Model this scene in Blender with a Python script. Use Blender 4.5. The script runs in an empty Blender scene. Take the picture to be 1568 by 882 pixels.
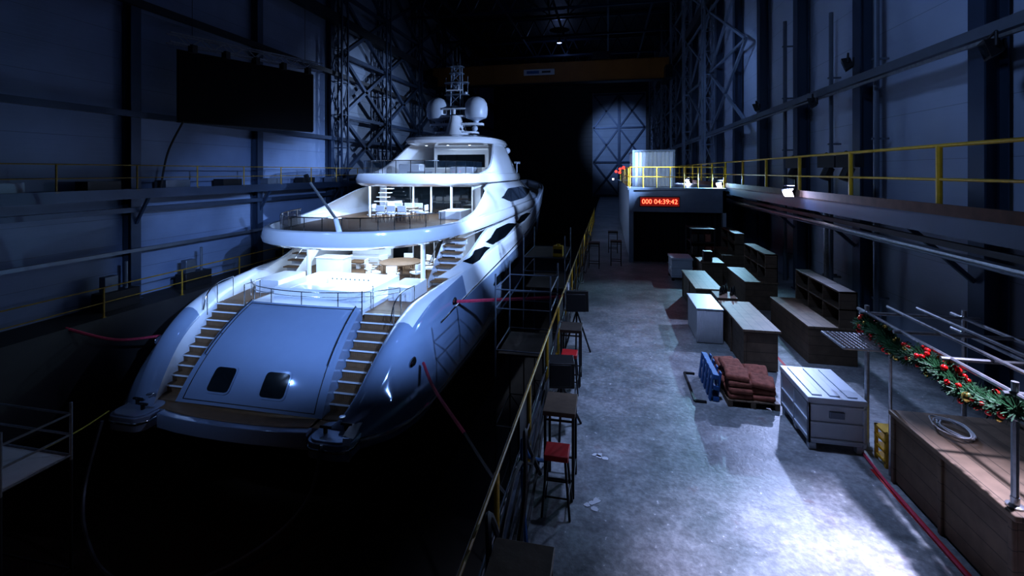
import bpy, math, random
from mathutils import Vector, Matrix
random.seed(7)
sc = bpy.context.scene
try:
    sc.view_settings.view_transform = 'Standard'
    sc.view_settings.look = 'None'
    sc.view_settings.exposure = 0.3
    sc.view_settings.gamma = 0.86
except Exception: pass

# ---------------------------------------------------------------- materials
M = {}
def mat(name, col, rough=0.5, metal=0.0, var=0.15, vscale=3.0, bump=0.0, coat=0.0, emis=None, estr=0.0, pattern=None, col2=None, spec=0.5, trans=0.0, alpha=1.0):
    m = bpy.data.materials.new(name); m.use_nodes = True
    nt = m.node_tree; nd = nt.nodes; ln = nt.links
    b = nd['Principled BSDF']
    b.inputs['Roughness'].default_value = rough
    b.inputs['Metallic'].default_value = metal
    b.inputs['Coat Weight'].default_value = coat
    b.inputs['Specular IOR Level'].default_value = spec
    b.inputs['Transmission Weight'].default_value = trans
    b.inputs['Alpha'].default_value = alpha
    geo = nd.new('ShaderNodeNewGeometry')
    nz = nd.new('ShaderNodeTexNoise'); nz.inputs['Scale'].default_value = vscale
    nz.inputs['Detail'].default_value = 6
    ln.new(geo.outputs['Position'], nz.inputs['Vector'])
    ramp = nd.new('ShaderNodeValToRGB')
    c2 = col2 or tuple(c*(1-var) for c in col)
    ramp.color_ramp.elements[0].position = 0.3; ramp.color_ramp.elements[1].position = 0.7
    ramp.color_ramp.elements[0].color = (*c2, 1); ramp.color_ramp.elements[1].color = (*col, 1)
    ln.new(nz.outputs['Fac'], ramp.inputs['Fac'])
    out = ramp.outputs['Color']; hgt = nz.outputs['Fac']
    def math_(op, a, bb=None):
        n = nd.new('ShaderNodeMath'); n.operation = op
        if isinstance(a, (int, float)): n.inputs[0].default_value = a
        else: ln.new(a, n.inputs[0])
        if bb is not None:
            if isinstance(bb, (int, float)): n.inputs[1].default_value = bb
            else: ln.new(bb, n.inputs[1])
        return n.outputs[0]
    def lines(axis, freq, width, dark):
        nonlocal out, hgt
        sx = nd.new('ShaderNodeSeparateXYZ'); ln.new(geo.outputs['Position'], sx.inputs[0])
        fr = math_('FRACT', math_('MULTIPLY', sx.outputs[axis], freq))
        ms = math_('LESS_THAN', fr, width)
        mx = nd.new('ShaderNodeMix'); mx.data_type = 'RGBA'
        ln.new(ms, mx.inputs['Factor']); ln.new(out, mx.inputs['A'])
        mx.inputs['B'].default_value = (*[c*dark for c in col], 1)
        out = mx.outputs['Result']
        hgt = math_('SUBTRACT', hgt, ms)
    if pattern:
        for p in pattern: lines(*p)
    ln.new(out, b.inputs['Base Color'])
    if bump > 0:
        bp = nd.new('ShaderNodeBump'); bp.inputs['Strength'].default_value = bump
        bp.inputs['Distance'].default_value = 0.02
        ln.new(hgt, bp.inputs['Height']); ln.new(bp.outputs[0], b.inputs['Normal'])
    if emis:
        b.inputs['Emission Color'].default_value = (*emis, 1); b.inputs['Emission Strength'].default_value = estr
    M[name] = m
    return m

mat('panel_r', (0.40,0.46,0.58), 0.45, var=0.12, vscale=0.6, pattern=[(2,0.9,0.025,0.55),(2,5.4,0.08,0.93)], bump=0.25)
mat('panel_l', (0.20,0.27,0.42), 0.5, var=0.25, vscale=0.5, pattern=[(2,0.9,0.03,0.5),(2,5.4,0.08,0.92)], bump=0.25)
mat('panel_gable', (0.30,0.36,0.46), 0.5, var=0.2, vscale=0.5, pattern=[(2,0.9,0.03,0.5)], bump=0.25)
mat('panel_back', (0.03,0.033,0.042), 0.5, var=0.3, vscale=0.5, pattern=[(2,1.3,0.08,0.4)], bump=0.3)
mat('roof', (0.02,0.024,0.03), 0.6, var=0.3, vscale=0.6, pattern=[(0,2.5,0.3,0.4)], bump=0.4)
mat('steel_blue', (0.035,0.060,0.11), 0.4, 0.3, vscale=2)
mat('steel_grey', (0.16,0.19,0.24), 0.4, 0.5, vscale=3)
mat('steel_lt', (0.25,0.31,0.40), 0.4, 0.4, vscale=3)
mat('galv', (0.5,0.52,0.55), 0.3, 0.8, vscale=14, var=0.3)
mat('steel_dark', (0.02,0.022,0.028), 0.45, 0.4)
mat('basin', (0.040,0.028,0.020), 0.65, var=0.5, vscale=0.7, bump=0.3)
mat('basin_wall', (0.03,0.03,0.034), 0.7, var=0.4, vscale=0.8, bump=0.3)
mat('yellow', (0.80,0.48,0.03), 0.4, var=0.15, vscale=8)
mat('yellow_dull', (0.42,0.25,0.02), 0.5, var=0.5, vscale=5)  # darker, more mottled yellow for some railings
mat('orange', (0.36,0.13,0.02), 0.45, var=0.2, vscale=1)
mat('black', (0.008,0.008,0.01), 0.5, var=0.3)
mat('curtain', (0.012,0.012,0.016), 0.9, var=0.4, vscale=6)
mat('screen', (0.003,0.003,0.005), 0.6, spec=0.15)
mat('hull', (0.27,0.36,0.52), 0.08, 0.1, var=0.03, coat=1.0)
mat('white', (0.83,0.86,0.92), 0.12, var=0.03, coat=0.8)
mat('bottom', (0.012,0.015,0.025), 0.5)
mat('teak', (0.22,0.13,0.07), 0.5, var=0.25, vscale=6, pattern=[(0,14,0.1,0.25)])
mat('glass', (0.006,0.010,0.014), 0.06, spec=0.8, coat=0.3)
mat('glass_blue', (0.008,0.018,0.028), 0.05, spec=0.7, coat=0.3, alpha=0.6)
mat('chrome', (0.75,0.78,0.8), 0.12, 1.0)
mat('dome', (0.62,0.68,0.78), 0.35, var=0.03)
mat('wood', (0.15,0.10,0.065), 0.6, var=0.4, vscale=5, pattern=[(2,5,0.05,0.2)], bump=0.4)
mat('wood_top', (0.21,0.145,0.095), 0.55, var=0.35, vscale=5, pattern=[(0,5,0.05,0.25)], bump=0.3)
mat('wood_dark', (0.05,0.036,0.028), 0.6, var=0.4, vscale=6)
mat('kick', (0.18,0.08,0.05), 0.7, var=0.4, vscale=5)
mat('plastic_w', (0.62,0.68,0.76), 0.4, var=0.08, vscale=5)
mat('cloth_w', (0.7,0.72,0.76), 0.8, var=0.1)
mat('red', (0.55,0.015,0.02), 0.5, var=0.2)
mat('rope_red', (0.70,0.06,0.13), 0.7, var=0.3, vscale=20)
mat('rope_dark', (0.03,0.03,0.035), 0.7)
mat('rope_y', (0.5,0.45,0.05), 0.6)
mat('terra', (0.40,0.13,0.085), 0.85, var=0.5, vscale=14, bump=0.5)
mat('pallet_blue', (0.02,0.14,0.42), 0.6, var=0.3, vscale=9)
mat('green', (0.015,0.10,0.03), 0.6, var=0.6, vscale=30)
mat('gold', (0.75,0.5,0.12), 0.2, 0.9)
mat('bauble_red', (0.75,0.02,0.02), 0.15, 0.3)
mat('led_red', (0.05,0,0), 0.5, emis=(1.0,0.06,0.03), estr=9)
mat('led_panel', (0.10,0.008,0.008), 0.5, emis=(1.0,0.05,0.03), estr=0.15)
mat('lamp_on', (1,1,1), 0.5, emis=(0.95,0.85,1.0), estr=25)
mat('fill_lamp_blue', (1,1,1), 0.5, emis=(0.5,0.7,1.0), estr=0.03)  # faint glow on the added ceiling fill lamps
mat('lamp_red', (0.3,0,0), 0.5, emis=(1.0,0.03,0.02), estr=5)
mat('downlight', (1,1,1), 0.5, emis=(0.75,0.88,1.0), estr=6)
mat('wall_white', (0.50,0.53,0.57), 0.5, pattern=[(0,6,0.1,0.6)], bump=0.3)

def concrete():
    m = bpy.data.materials.new('concrete'); m.use_nodes = True
    nt = m.node_tree; nd = nt.nodes; ln = nt.links; b = nd['Principled BSDF']
    geo = nd.new('ShaderNodeNewGeometry')
    def noise(s, d=6):
        n = nd.new('ShaderNodeTexNoise'); n.inputs['Scale'].default_value = s; n.inputs['Detail'].default_value = d
        n.inputs['Roughness'].default_value = 0.65
        ln.new(geo.outputs['Position'], n.inputs['Vector']); return n
    def ramp(src, p0, c0, p1, c1):
        r = nd.new('ShaderNodeValToRGB'); e = r.color_ramp.elements
        e[0].position = p0; e[0].color = (*c0,1); e[1].position = p1; e[1].color = (*c1,1)
        ln.new(src, r.inputs['Fac']); return r.outputs['Color']
    def mix(f, a, bb, t='MIX'):
        x = nd.new('ShaderNodeMix'); x.data_type = 'RGBA'; x.blend_type = t
        if isinstance(f, float): x.inputs['Factor'].default_value = f
        else: ln.new(f, x.inputs['Factor'])
        ln.new(a, x.inputs['A']); ln.new(bb, x.inputs['B']); return x.outputs['Result']
    n1 = noise(0.55, 8); n2 = noise(3.5, 8); n3 = noise(14, 5); n4 = noise(2.2, 3); n5 = noise(1.3, 10)
    base = ramp(n1.outputs['Fac'], 0.38, (0.27,0.31,0.32), 0.62, (0.50,0.51,0.53))
    c2 = ramp(n2.outputs['Fac'], 0.35, (0.60,0.60,0.60), 0.65, (1,1,1))
    o = mix(0.85, base, c2, 'MULTIPLY')
    c5 = ramp(n5.outputs['Fac'], 0.42, (0.70,0.72,0.74), 0.55, (1,1,1))
    o = mix(0.8, o, c5, 'MULTIPLY')
    c3 = ramp(n3.outputs['Fac'], 0.4, (0.70,0.70,0.70), 0.6, (1,1,1))
    o = mix(0.7, o, c3, 'MULTIPLY')
    sp = ramp(n3.outputs['Fac'], 0.66, (0,0,0), 0.69, (1,1,1))
    w = nd.new('ShaderNodeRGB'); w.outputs[0].default_value = (0.72,0.73,0.75,1)
    o = mix(sp, o, w.outputs[0])
    st = ramp(n4.outputs['Fac'], 0.64, (0,0,0), 0.70, (0.45,0.45,0.45))
    rs = nd.new('ShaderNodeRGB'); rs.outputs[0].default_value = (0.20,0.14,0.14,1)
    o = mix(st, o, rs.outputs[0])
    ln.new(o, b.inputs['Base Color'])
    rr = nd.new('ShaderNodeMapRange'); rr.inputs['To Min'].default_value = 0.2; rr.inputs['To Max'].default_value = 0.6
    ln.new(n2.outputs['Fac'], rr.inputs['Value']); ln.new(rr.outputs[0], b.inputs['Roughness'])
    bp = nd.new('ShaderNodeBump'); bp.inputs['Strength'].default_value = 0.3; bp.inputs['Distance'].default_value = 0.02
    ln.new(n3.outputs['Fac'], bp.inputs['Height']); ln.new(bp.outputs[0], b.inputs['Normal'])
    M['concrete'] = m
concrete()

# ---------------------------------------------------------------- builder
class B:
    def __init__(s, ox=0.0, oy=0.0, oz=0.0):
        s.v=[]; s.f=[]; s.m=[]; s.mats=[]; s.o=Vector((ox,oy,oz))
    def mi(s, n):
        if n not in s.mats: s.mats.append(n)
        return s.mats.index(n)
    def add(s, verts, faces, mn):
        b=len(s.v); s.v += [Vector(v)+s.o for v in verts]
        i=s.mi(mn)
        for f in faces: s.f.append([b+k for k in f]); s.m.append(i)
    def box(s, x0,x1,y0,y1,z0,z1, mn):
        v=[(x,y,z) for z in (z0,z1) for y in (y0,y1) for x in (x0,x1)]
        s.add(v, [(0,2,3,1),(4,5,7,6),(0,1,5,4),(2,6,7,3),(0,4,6,2),(1,3,7,5)], mn)
    def obox(s, c, size, mn, rz=0.0, rx=0.0, ry=0.0):
        R = Matrix.Rotation(rz,3,'Z') @ Matrix.Rotation(ry,3,'Y') @ Matrix.Rotation(rx,3,'X')
        c=Vector(c); v=[]
        for z in (-.5,.5):
            for y in (-.5,.5):
                for x in (-.5,.5): v.append(c+R@Vector((x*size[0],y*size[1],z*size[2])))
        s.add(v, [(0,2,3,1),(4,5,7,6),(0,1,5,4),(2,6,7,3),(0,4,6,2),(1,3,7,5)], mn)
    def tube(s, p, q, r, mn, n=8, r2=None):
        p=Vector(p); q=Vector(q); d=q-p
        if d.length<1e-6: return
        d.normalize(); a=d.orthogonal().normalized(); b=d.cross(a); r2=r if r2 is None else r2
        v=[]
        for c,rr in ((p,r),(q,r2)):
            for k in range(n):
                t=2*math.pi*(k+.5)/n; v.append(c+(a*math.cos(t)+b*math.sin(t))*rr)
        f=[(k,(k+1)%n,n+(k+1)%n,n+k) for k in range(n)]+[tuple(range(n-1,-1,-1)),tuple(range(n,2*n))]
        s.add(v,f,mn)
    def beam(s, p, q, w, h, mn):
        p=Vector(p); q=Vector(q); d=(q-p).normalized()
        up=Vector((0,0,1)) if abs(d.z)<0.95 else Vector((0,1,0))
        a=d.cross(up).normalized(); b=a.cross(d)
        v=[]
        for c in (p,q):
            for sa,sb in ((-1,-1),(1,-1),(1,1),(-1,1)): v.append(c+a*sa*w/2+b*sb*h/2)
        s.add(v,[(0,1,5,4),(1,2,6,5),(2,3,7,6),(3,0,4,7),(3,2,1,0),(4,5,6,7)],mn)
    def path(s, pts, r, mn, n=6, sub=6, smooth=True):
        P=[Vector(p) for p in pts]
        if smooth and len(P)>2:
            Q=[]
            for i in range(len(P)-1):
                p0=P[max(i-1,0)];p1=P[i];p2=P[i+1];p3=P[min(i+2,len(P)-1)]
                for k in range(sub):
                    t=k/sub
                    Q.append(0.5*((2*p1)+(p2-p0)*t+(2*p0-5*p1+4*p2-p3)*t*t+(3*p1-p0-3*p2+p3)*t**3))
            Q.append(P[-1]); P=Q
        v=[];f=[]; prev=None
        for i,c in enumerate(P):
            d=(P[min(i+1,len(P)-1)]-P[max(i-1,0)]).normalized()
            a = d.orthogonal().normalized() if prev is None else (prev-d*prev.dot(d)).normalized()
            prev=a; b=d.cross(a)
            for k in range(n):
                t=2*math.pi*k/n; v.append(c+(a*math.cos(t)+b*math.sin(t))*r)
        for i in range(len(P)-1):
            for k in range(n):
                f.append((i*n+k,i*n+(k+1)%n,(i+1)*n+(k+1)%n,(i+1)*n+k))
        f.append(tuple(range(n-1,-1,-1))); f.append(tuple(range(len(v)-n,len(v))))
        s.add(v,f,mn)
    def sph(s, c, r, mn, nu=16, nv=10, sc_=(1,1,1), vmin=0.0):
        c=Vector(c); v=[];f=[]
        for j in range(nv+1):
            ph=math.pi*(vmin+(1-vmin)*j/nv)
            for i in range(nu):
                th=2*math.pi*i/nu
                v.append(c+Vector((math.sin(ph)*math.cos(th)*r*sc_[0], math.sin(ph)*math.sin(th)*r*sc_[1], math.cos(ph)*r*sc_[2])))
        for j in range(nv):
            for i in range(nu): f.append((j*nu+i,(j+1)*nu+i,(j+1)*nu+(i+1)%nu,j*nu+(i+1)%nu))
        s.add(v,f,mn)
    def rev(s, c, prof, mn, n=24):
        c=Vector(c); v=[];f=[]
        for r,z in prof:
            for i in range(n):
                t=2*math.pi*i/n; v.append(c+Vector((r*math.cos(t),r*math.sin(t),z)))
        for j in range(len(prof)-1):
            for i in range(n): f.append((j*n+i,j*n+(i+1)%n,(j+1)*n+(i+1)%n,(j+1)*n+i))
        f.append(tuple(range(n-1,-1,-1))); f.append(tuple(range(len(v)-n,len(v))))
        s.add(v,f,mn)
    def prism(s, pts, axis, a, b, mn):
        n=len(pts); v=[]
        for t in (a,b):
            for p in pts:
                v.append({'x':(t,p[0],p[1]),'y':(p[0],t,p[1]),'z':(p[0],p[1],t)}[axis])
        f=[tuple(range(n-1,-1,-1)),tuple(range(n,2*n))]+[(k,(k+1)%n,n+(k+1)%n,n+k) for k in range(n)]
        s.add(v,f,mn)
    def grid(s, rows, mn):
        n=len(rows[0]); v=[p for r in rows for p in r]
        s.add(v,[(i*n+k,i*n+k+1,(i+1)*n+k+1,(i+1)*n+k) for i in range(len(rows)-1) for k in range(n-1)],mn)
    def build(s, name, parent=None, bevel=0.0, smooth=True, ang=35, seg=2):
        lo=Vector([min(v[i] for v in s.v) for i in range(3)]); hi=Vector([max(v[i] for v in s.v) for i in range(3)])
        c=Vector(((lo.x+hi.x)/2,(lo.y+hi.y)/2,lo.z))
        me=bpy.data.meshes.new(name)
        me.from_pydata([tuple(v-c) for v in s.v],[],s.f)
        for n in s.mats: me.materials.append(M[n])
        me.polygons.foreach_set('material_index', s.m)
        import bmesh
        bm=bmesh.new(); bm.from_mesh(me); bmesh.ops.recalc_face_normals(bm, faces=bm.faces); bm.to_mesh(me); bm.free()
        if smooth:
            me.polygons.foreach_set('use_smooth',[True]*len(me.polygons))
            me.set_sharp_from_angle(angle=math.radians(ang))
        me.update()
        ob=bpy.data.objects.new(name,me); sc.collection.objects.link(ob); ob.location=c
        if bevel>0:
            md=ob.modifiers.new('bevel','BEVEL'); md.width=bevel; md.segments=seg; md.limit_method='ANGLE'; md.angle_limit=math.radians(50)
        if parent is not None:
            ob.parent=parent; ob.matrix_parent_inverse=Matrix.Translation(parent.location).inverted()
        return ob
def empty(name, loc):
    e=bpy.data.objects.new(name,None); e.location=loc; e.empty_display_size=0.3
    sc.collection.objects.link(e); return e
def interp(tab, y):
    if y<=tab[0][0]: return tab[0][1]
    if y>=tab[-1][0]: return tab[-1][1]
    for i in range(len(tab)-1):
        if tab[i][0]<=y<=tab[i+1][0]: break
    def tan(k):
        if k==0: return (tab[1][1]-tab[0][1])/(tab[1][0]-tab[0][0])
        if k==len(tab)-1: return (tab[-1][1]-tab[-2][1])/(tab[-1][0]-tab[-2][0])
        a=(tab[k][1]-tab[k-1][1])/(tab[k][0]-tab[k-1][0]); b=(tab[k+1][1]-tab[k][1])/(tab[k+1][0]-tab[k][0])
        return 0 if a*b<=0 else 2*a*b/(a+b)
    h=tab[i+1][0]-tab[i][0]; t=(y-tab[i][0])/h; m0=tan(i)*h; m1=tan(i+1)*h
    return (2*t**3-3*t*t+1)*tab[i][1]+(t**3-2*t*t+t)*m0+(-2*t**3+3*t*t)*tab[i+1][1]+(t**3-t*t)*m1

# ---------------------------------------------------------------- hall shell
XL,XR,YB,YF,ZC=-20.0,7.0,80.0,-8.0,22.0
ZB=-6.5
b=B(); b.box(-1.3,XR,YF,YB,-0.4,0,'concrete'); b.box(-1.32,-1.1,YF,YB,-0.12,0.004,'steel_grey'); b.build('floor')
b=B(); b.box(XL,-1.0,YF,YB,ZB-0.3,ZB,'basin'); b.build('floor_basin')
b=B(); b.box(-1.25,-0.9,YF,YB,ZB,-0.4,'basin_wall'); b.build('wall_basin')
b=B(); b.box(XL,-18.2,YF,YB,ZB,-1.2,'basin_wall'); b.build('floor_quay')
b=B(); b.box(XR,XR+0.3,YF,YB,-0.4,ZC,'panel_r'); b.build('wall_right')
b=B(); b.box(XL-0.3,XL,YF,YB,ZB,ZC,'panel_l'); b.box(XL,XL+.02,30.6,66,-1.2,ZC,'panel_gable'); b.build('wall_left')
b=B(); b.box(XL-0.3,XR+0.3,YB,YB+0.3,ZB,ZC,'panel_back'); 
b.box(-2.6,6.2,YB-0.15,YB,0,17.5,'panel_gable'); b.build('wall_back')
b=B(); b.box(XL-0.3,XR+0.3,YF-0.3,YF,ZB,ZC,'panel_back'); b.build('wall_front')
b=B(); b.box(XL-0.3,XR+0.3,YF-0.3,YB+0.3,ZC,ZC+0.3,'roof'); b.build('ceiling')

def hcol(x, y, z0, z1, w=0.36, sgn=1, mn='steel_blue', name='steel_column'):
    b=B(); t=0.03
    b.box(x-w/2,x-w/2+t,y-w/2,y+w/2,z0,z1,mn); b.box(x+w/2-t,x+w/2,y-w/2,y+w/2,z0,z1,mn)
    b.box(x-w/2+t,x+w/2-t,y-0.02,y+0.02,z0,z1,mn)
    b.box(x-w/2-0.05,x+w/2+0.05,y-w/2-0.05,y+w/2+0.05,z0,z0+0.04,mn)
    b.build(name)
for k in range(-2,13):
    hcol(6.72, 9.9+4.12*k, 0, ZC, 0.38)
for k in range(-2,3):
    hcol(-19.7, 15.8+7.1*k if k<2 else 30.0, -1.2, ZC, 0.42)

def lattice(x, y, z0, z1, dx, dy, name='lattice_column', mn='steel_lt', step=1.5):
    b=B(); c=[(x-dx,y-dy),(x+dx,y-dy),(x+dx,y+dy),(x-dx,y+dy)]
    for p in c: b.beam((p[0],p[1],z0),(p[0],p[1],z1),0.12,0.12,mn)
    z=z0;k=0
    while z<z1-0.1:
        zz=min(z+step,z1)
        for i in range(4):
            p=c[i];q=c[(i+1)%4]
            if k%2: p,q=q,p
            b.beam((p[0],p[1],z),(q[0],q[1],zz),0.06,0.06,mn)
            b.beam((p[0],p[1],zz-0.05),(q[0],q[1],zz-0.05),0.05,0.05,mn)
        z=zz;k+=1
    b.build(name)
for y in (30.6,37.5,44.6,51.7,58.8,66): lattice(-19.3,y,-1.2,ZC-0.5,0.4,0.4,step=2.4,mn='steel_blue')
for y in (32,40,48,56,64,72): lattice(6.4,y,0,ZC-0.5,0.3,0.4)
def xbrace(x, ys, zs, name, mn='steel_lt', w=0.16, plane='x'):
    b=B()
    P=(lambda a,z:(x,a,z)) if plane=='x' else (lambda a,z:(a,x,z))
    for i in range(len(ys)-1):
        for j in range(len(zs)-1):
            b.beam(P(ys[i],zs[j]),P(ys[i+1],zs[j+1]),w,w,mn); b.beam(P(ys[i],zs[j+1]),P(ys[i+1],zs[j]),w,w,mn)
    for z in zs: b.beam(P(ys[0],z),P(ys[-1],z),w,w,mn)
    for y in ys[1:-1] if plane!='x' else []: b.beam(P(y,zs[0]),P(y,zs[-1]),w*1.4,w*1.4,mn)
    b.build(name)
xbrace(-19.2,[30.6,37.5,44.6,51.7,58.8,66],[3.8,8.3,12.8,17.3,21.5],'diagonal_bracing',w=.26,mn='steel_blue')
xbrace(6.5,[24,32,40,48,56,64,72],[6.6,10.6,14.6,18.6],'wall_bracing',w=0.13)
xbrace(79.65,[-2.4,1.8,6.0],[0.2,5.8,11.6,17.2],'gable_bracing',w=0.26,plane='y',mn='steel_blue')

b=B()
b.beam((6.35,-6,6.6),(6.35,79,6.6),0.14,0.2,'steel_grey'); b.beam((6.3,-6,6.42),(6.3,79,6.42),0.06,0.06,'galv')
b.beam((6.4,-6,15.2),(6.4,79,15.2),0.5,0.7,'steel_dark')
b.build('service_beam')
b=B()
b.beam((-19.4,-6,6.6),(-19.4,79,6.6),0.2,0.25,'steel_blue'); b.beam((-19.4,-6,2.6),(-19.4,79,2.6),0.2,0.2,'steel_blue')
b.beam((-19.4,-6,11.3),(-19.4,79,11.3),0.25,0.3,'steel_dark'); b.beam((-19.2,-6,15.2),(-19.2,79,15.2),0.5,0.7,'steel_dark')
b.beam((-19.4,-6,0.9),(-19.4,79,0.9),0.1,0.14,'steel_grey')
b.build('wall_girt_beams')
for (x,y,z0,z1,r) in ((6.75,8.6,0,3.4,0.09),(6.75,8.25,0,3.4,0.09),(6.6,13.2,0,12,0.07),(6.6,15.6,0,9,0.06),(6.6,15.9,0,3.4,0.08),(6.7,19.6,0,10,0.07)):
    b=B(); b.tube((x,y,z0),(x,y,z1),r,'galv' if z1<4 else 'steel_grey',10)
    z=z0+1
    while z<z1: b.box(x-r-0.03,x+r+0.2,y-0.03,y+0.03,z,z+0.05,'steel_grey'); z+=2
    b.build('wall_pipe')
for k in range(7):
    y=26+9*k; b=B(); z0=ZC-2.2; z1=ZC-0.2; n=14
    b.beam((XL,y,z0),(XR,y,z0),0.25,0.25,'steel_blue'); b.beam((XL,y,z1),(XR,y,z1),0.25,0.25,'steel_blue')
    for i in range(n):
        xa=XL+27*i/n; xb=XL+27*(i+1)/n; xm=(xa+xb)/2
        b.beam((xa,y,z1),(xm,y,z0),0.12,0.12,'steel_blue'); b.beam((xm,y,z0),(xb,y,z1),0.12,0.12,'steel_blue')
    b.build('roof_truss')
for x in (-15,-10,-5,0,4):
    b=B(); b.beam((x,20,ZC-2.0),(x,80,ZC-2.0),0.18,0.3,'steel_blue'); b.build('roof_purlin')
b=B(); y=48
b.box(-18.7,5.9,y-0.5,y+0.5,13.4,15.4,'orange'); b.box(-18.7,5.9,y-0.62,y+0.62,15.4,15.46,'orange'); b.box(-18.7,5.9,y-0.62,y+0.62,13.34,13.4,'steel_dark')
for i in range(12): b.box(-18+2*i,-17.93+2*i,y-0.56,y-0.5,13.4,15.4,'orange')
b.box(-18.8,-18.2,y-2,y+2,13.2,14.4,'steel_dark'); b.box(5.4,6.0,y-2,y+2,13.2,14.4,'steel_dark')
b.box(-8.6,-5.4,y-0.7,y-0.57,14.2,14.8,'cloth_w'); b.box(-8.3,-7.0,y-0.72,y-0.7,14.35,14.65,'pallet_blue'); b.box(-6.7,-5.8,y-0.72,y-0.7,14.4,14.6,'steel_dark')
b.box(-1.5,0.2,y-1.1,y+0.9,15.46,16.2,'steel_dark')
b.build('overhead_crane')

# ---------------------------------------------------------------- galleries and railings
def railing(name, x, y0, y1, zb, h=1.1, sp=2.8, mn='yellow', r=0.028, mids=(0.5,), rp=0.035, phase=0, mn2=None, mnp=None):
    b=B(); b.tube((x,y0,zb+h),(x,y1,zb+h),r,mn)
    for q in mids: b.tube((x,y0,zb+h*q),(x,y1,zb+h*q),r*0.8,mn2 or mn)
    y=y0+phase
    while y<=y1+1e-3:
        b.tube((x,y,zb),(x,y,zb+h),rp,mnp or mn); b.box(x-0.06,x+0.06,y-0.06,y+0.06,zb,zb+0.02,mn); y+=sp
    b.build(name)
b=B()
b.box(5.3,6.5,-6,50,3.42,3.5,'steel_grey'); b.box(5.22,5.32,-6,50,3.18,3.52,'steel_blue'); b.box(5.2,5.24,-6,50,3.5,3.68,'kick')
b.beam((5.5,-6,3.0),(5.5,50,3.0),0.1,0.1,'steel_dark'); b.tube((5.42,-6,2.86),(5.42,50,2.86),0.05,'galv'); b.tube((5.6,-6,2.75),(5.6,50,2.75),0.035,'steel_grey')
for k in range(-2,10):
    y=9.9+4.12*k
    b.beam((5.35,y,3.3),(6.5,y,3.3),0.12,0.16,'steel_blue'); b.beam((5.4,y,3.25),(6.5,y,2.2),0.08,0.08,'steel_blue')
b.build('steel_gallery')
railing('safety_railing',5.3,3.2,50,3.52,1.1,2.8,r=0.032,rp=0.045)
b=B()
b.box(-19.98,-18.7,-6,79,3.3,3.42,'steel_blue'); b.box(-18.75,-18.65,-6,79,3.1,3.5,'steel_blue')
for k in range(-1,9):
    y=15.8+7.1*k; b.beam((-18.8,y,3.2),(-19.5,y,2.0),0.1,0.1,'steel_blue')
for k in range(16): 
    y=8+3.1*k; b.obox((-19.3,y,3.42+0.2),(0.6,1.2,0.4),('steel_dark','steel_grey')[k%2])
b.build('service_gallery')
railing('gallery_railing',-18.7,4,70,3.45,1.0,2.8,r=0.022,rp=0.032,mn='yellow_dull')
railing('quay_railing',-18.25,4,70,-1.2,1.1,3.2,r=0.024,rp=0.035,mn='yellow_dull')
railing('dock_edge_railing',-1.12,2.6,40,0,1.1,2.0,mn='yellow_dull',r=0.02,rp=0.03,mids=(0.5,),mn2='steel_dark',mnp='yellow')
b=B()
for k in range(9): 
    y=6.5+2.5*k; b.obox((-1.16,y,0.6),(0.03,1.0+0.3*(k%2),0.75),('black','steel_dark','curtain')[k%3],rx=0.05*(k%3))
b.build('barrier_panel')
b=B()
for j in range(5):
    pts=[]; 
    for k in range(16):
        pts.append((-1.0+0.12*random.random()-0.02*j, 3.0+1.6*k, 0.05+(1.1 if (k+j)%3==0 else 0.35)*random.random()))
    b.path(pts,0.02,'rope_dark',6,4)
b.build('power_cable')

def flood(loc, tgt, s=0.4, on=None, name='flood_lamp'):
    b=B(*loc); d=(Vector(tgt)-Vector(loc)).normalized(); a=d.cross(Vector((0,0,1))).normalized(); u=a.cross(d)
    def P(i,j,k): return a*i*s+u*j*s+d*k*s
    v=[P(-.45,-.32,-.25),P(.45,-.32,-.25),P(.45,.32,-.25),P(-.45,.32,-.25),P(-.6,-.45,.3),P(.6,-.45,.3),P(.6,.45,.3),P(-.6,.45,.3)]
    b.add(v,[(3,2,1,0),(0,1,5,4),(1,2,6,5),(2,3,7,6),(3,0,4,7),(4,5,6,7)],'steel_dark')
    v=[P(-.5,-.36,.32),P(.5,-.36,.32),P(.5,.36,.32),P(-.5,.36,.32)]
    b.add(v,[(0,1,2,3)],on or 'glass')
    for sg in (-1,1): b.tube(P(.62*sg,0,0),P(.62*sg,0,0)+Vector((0,0,.65*s)),.035*s*2,'steel_dark')
    b.tube(P(-.62,0,0)+Vector((0,0,.65*s)),P(.62,0,0)+Vector((0,0,.65*s)),.035*s*2,'steel_dark')
    for sg in (-.3,0,.3): b.obox(P(sg,0,-.36),(.03*s*3,.03*s*3,.5*s),'steel_dark')
    b.build(name)
for y,zz in ((8.1,6.95),(8.9,6.2),(13.5,7.0),(15.6,6.3),(21,6.9)):
    flood((6.1,y,zz),(-8,y+6,1.5),0.34)
for y in (14.3,22.5,31): flood((5.0,y,3.62),(1.0,y-3.5,0),0.26,'lamp_on','work_light')
b=B()
for y in (12.2,13.2,15.4): 
    b.obox((5.55,y,4.45),(0.25,0.5,0.3),'black',rz=0.4); b.tube((5.55,y,4.6),(5.45,y,4.65),0.05,'steel_dark'); b.tube((5.55,y,4.3),(5.42,y,4.0),0.12,'black'); b.tube((5.55,y,3.5),(5.55,y,4.3),.03,'steel_dark')
b.build('stage_spotlight')

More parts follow.
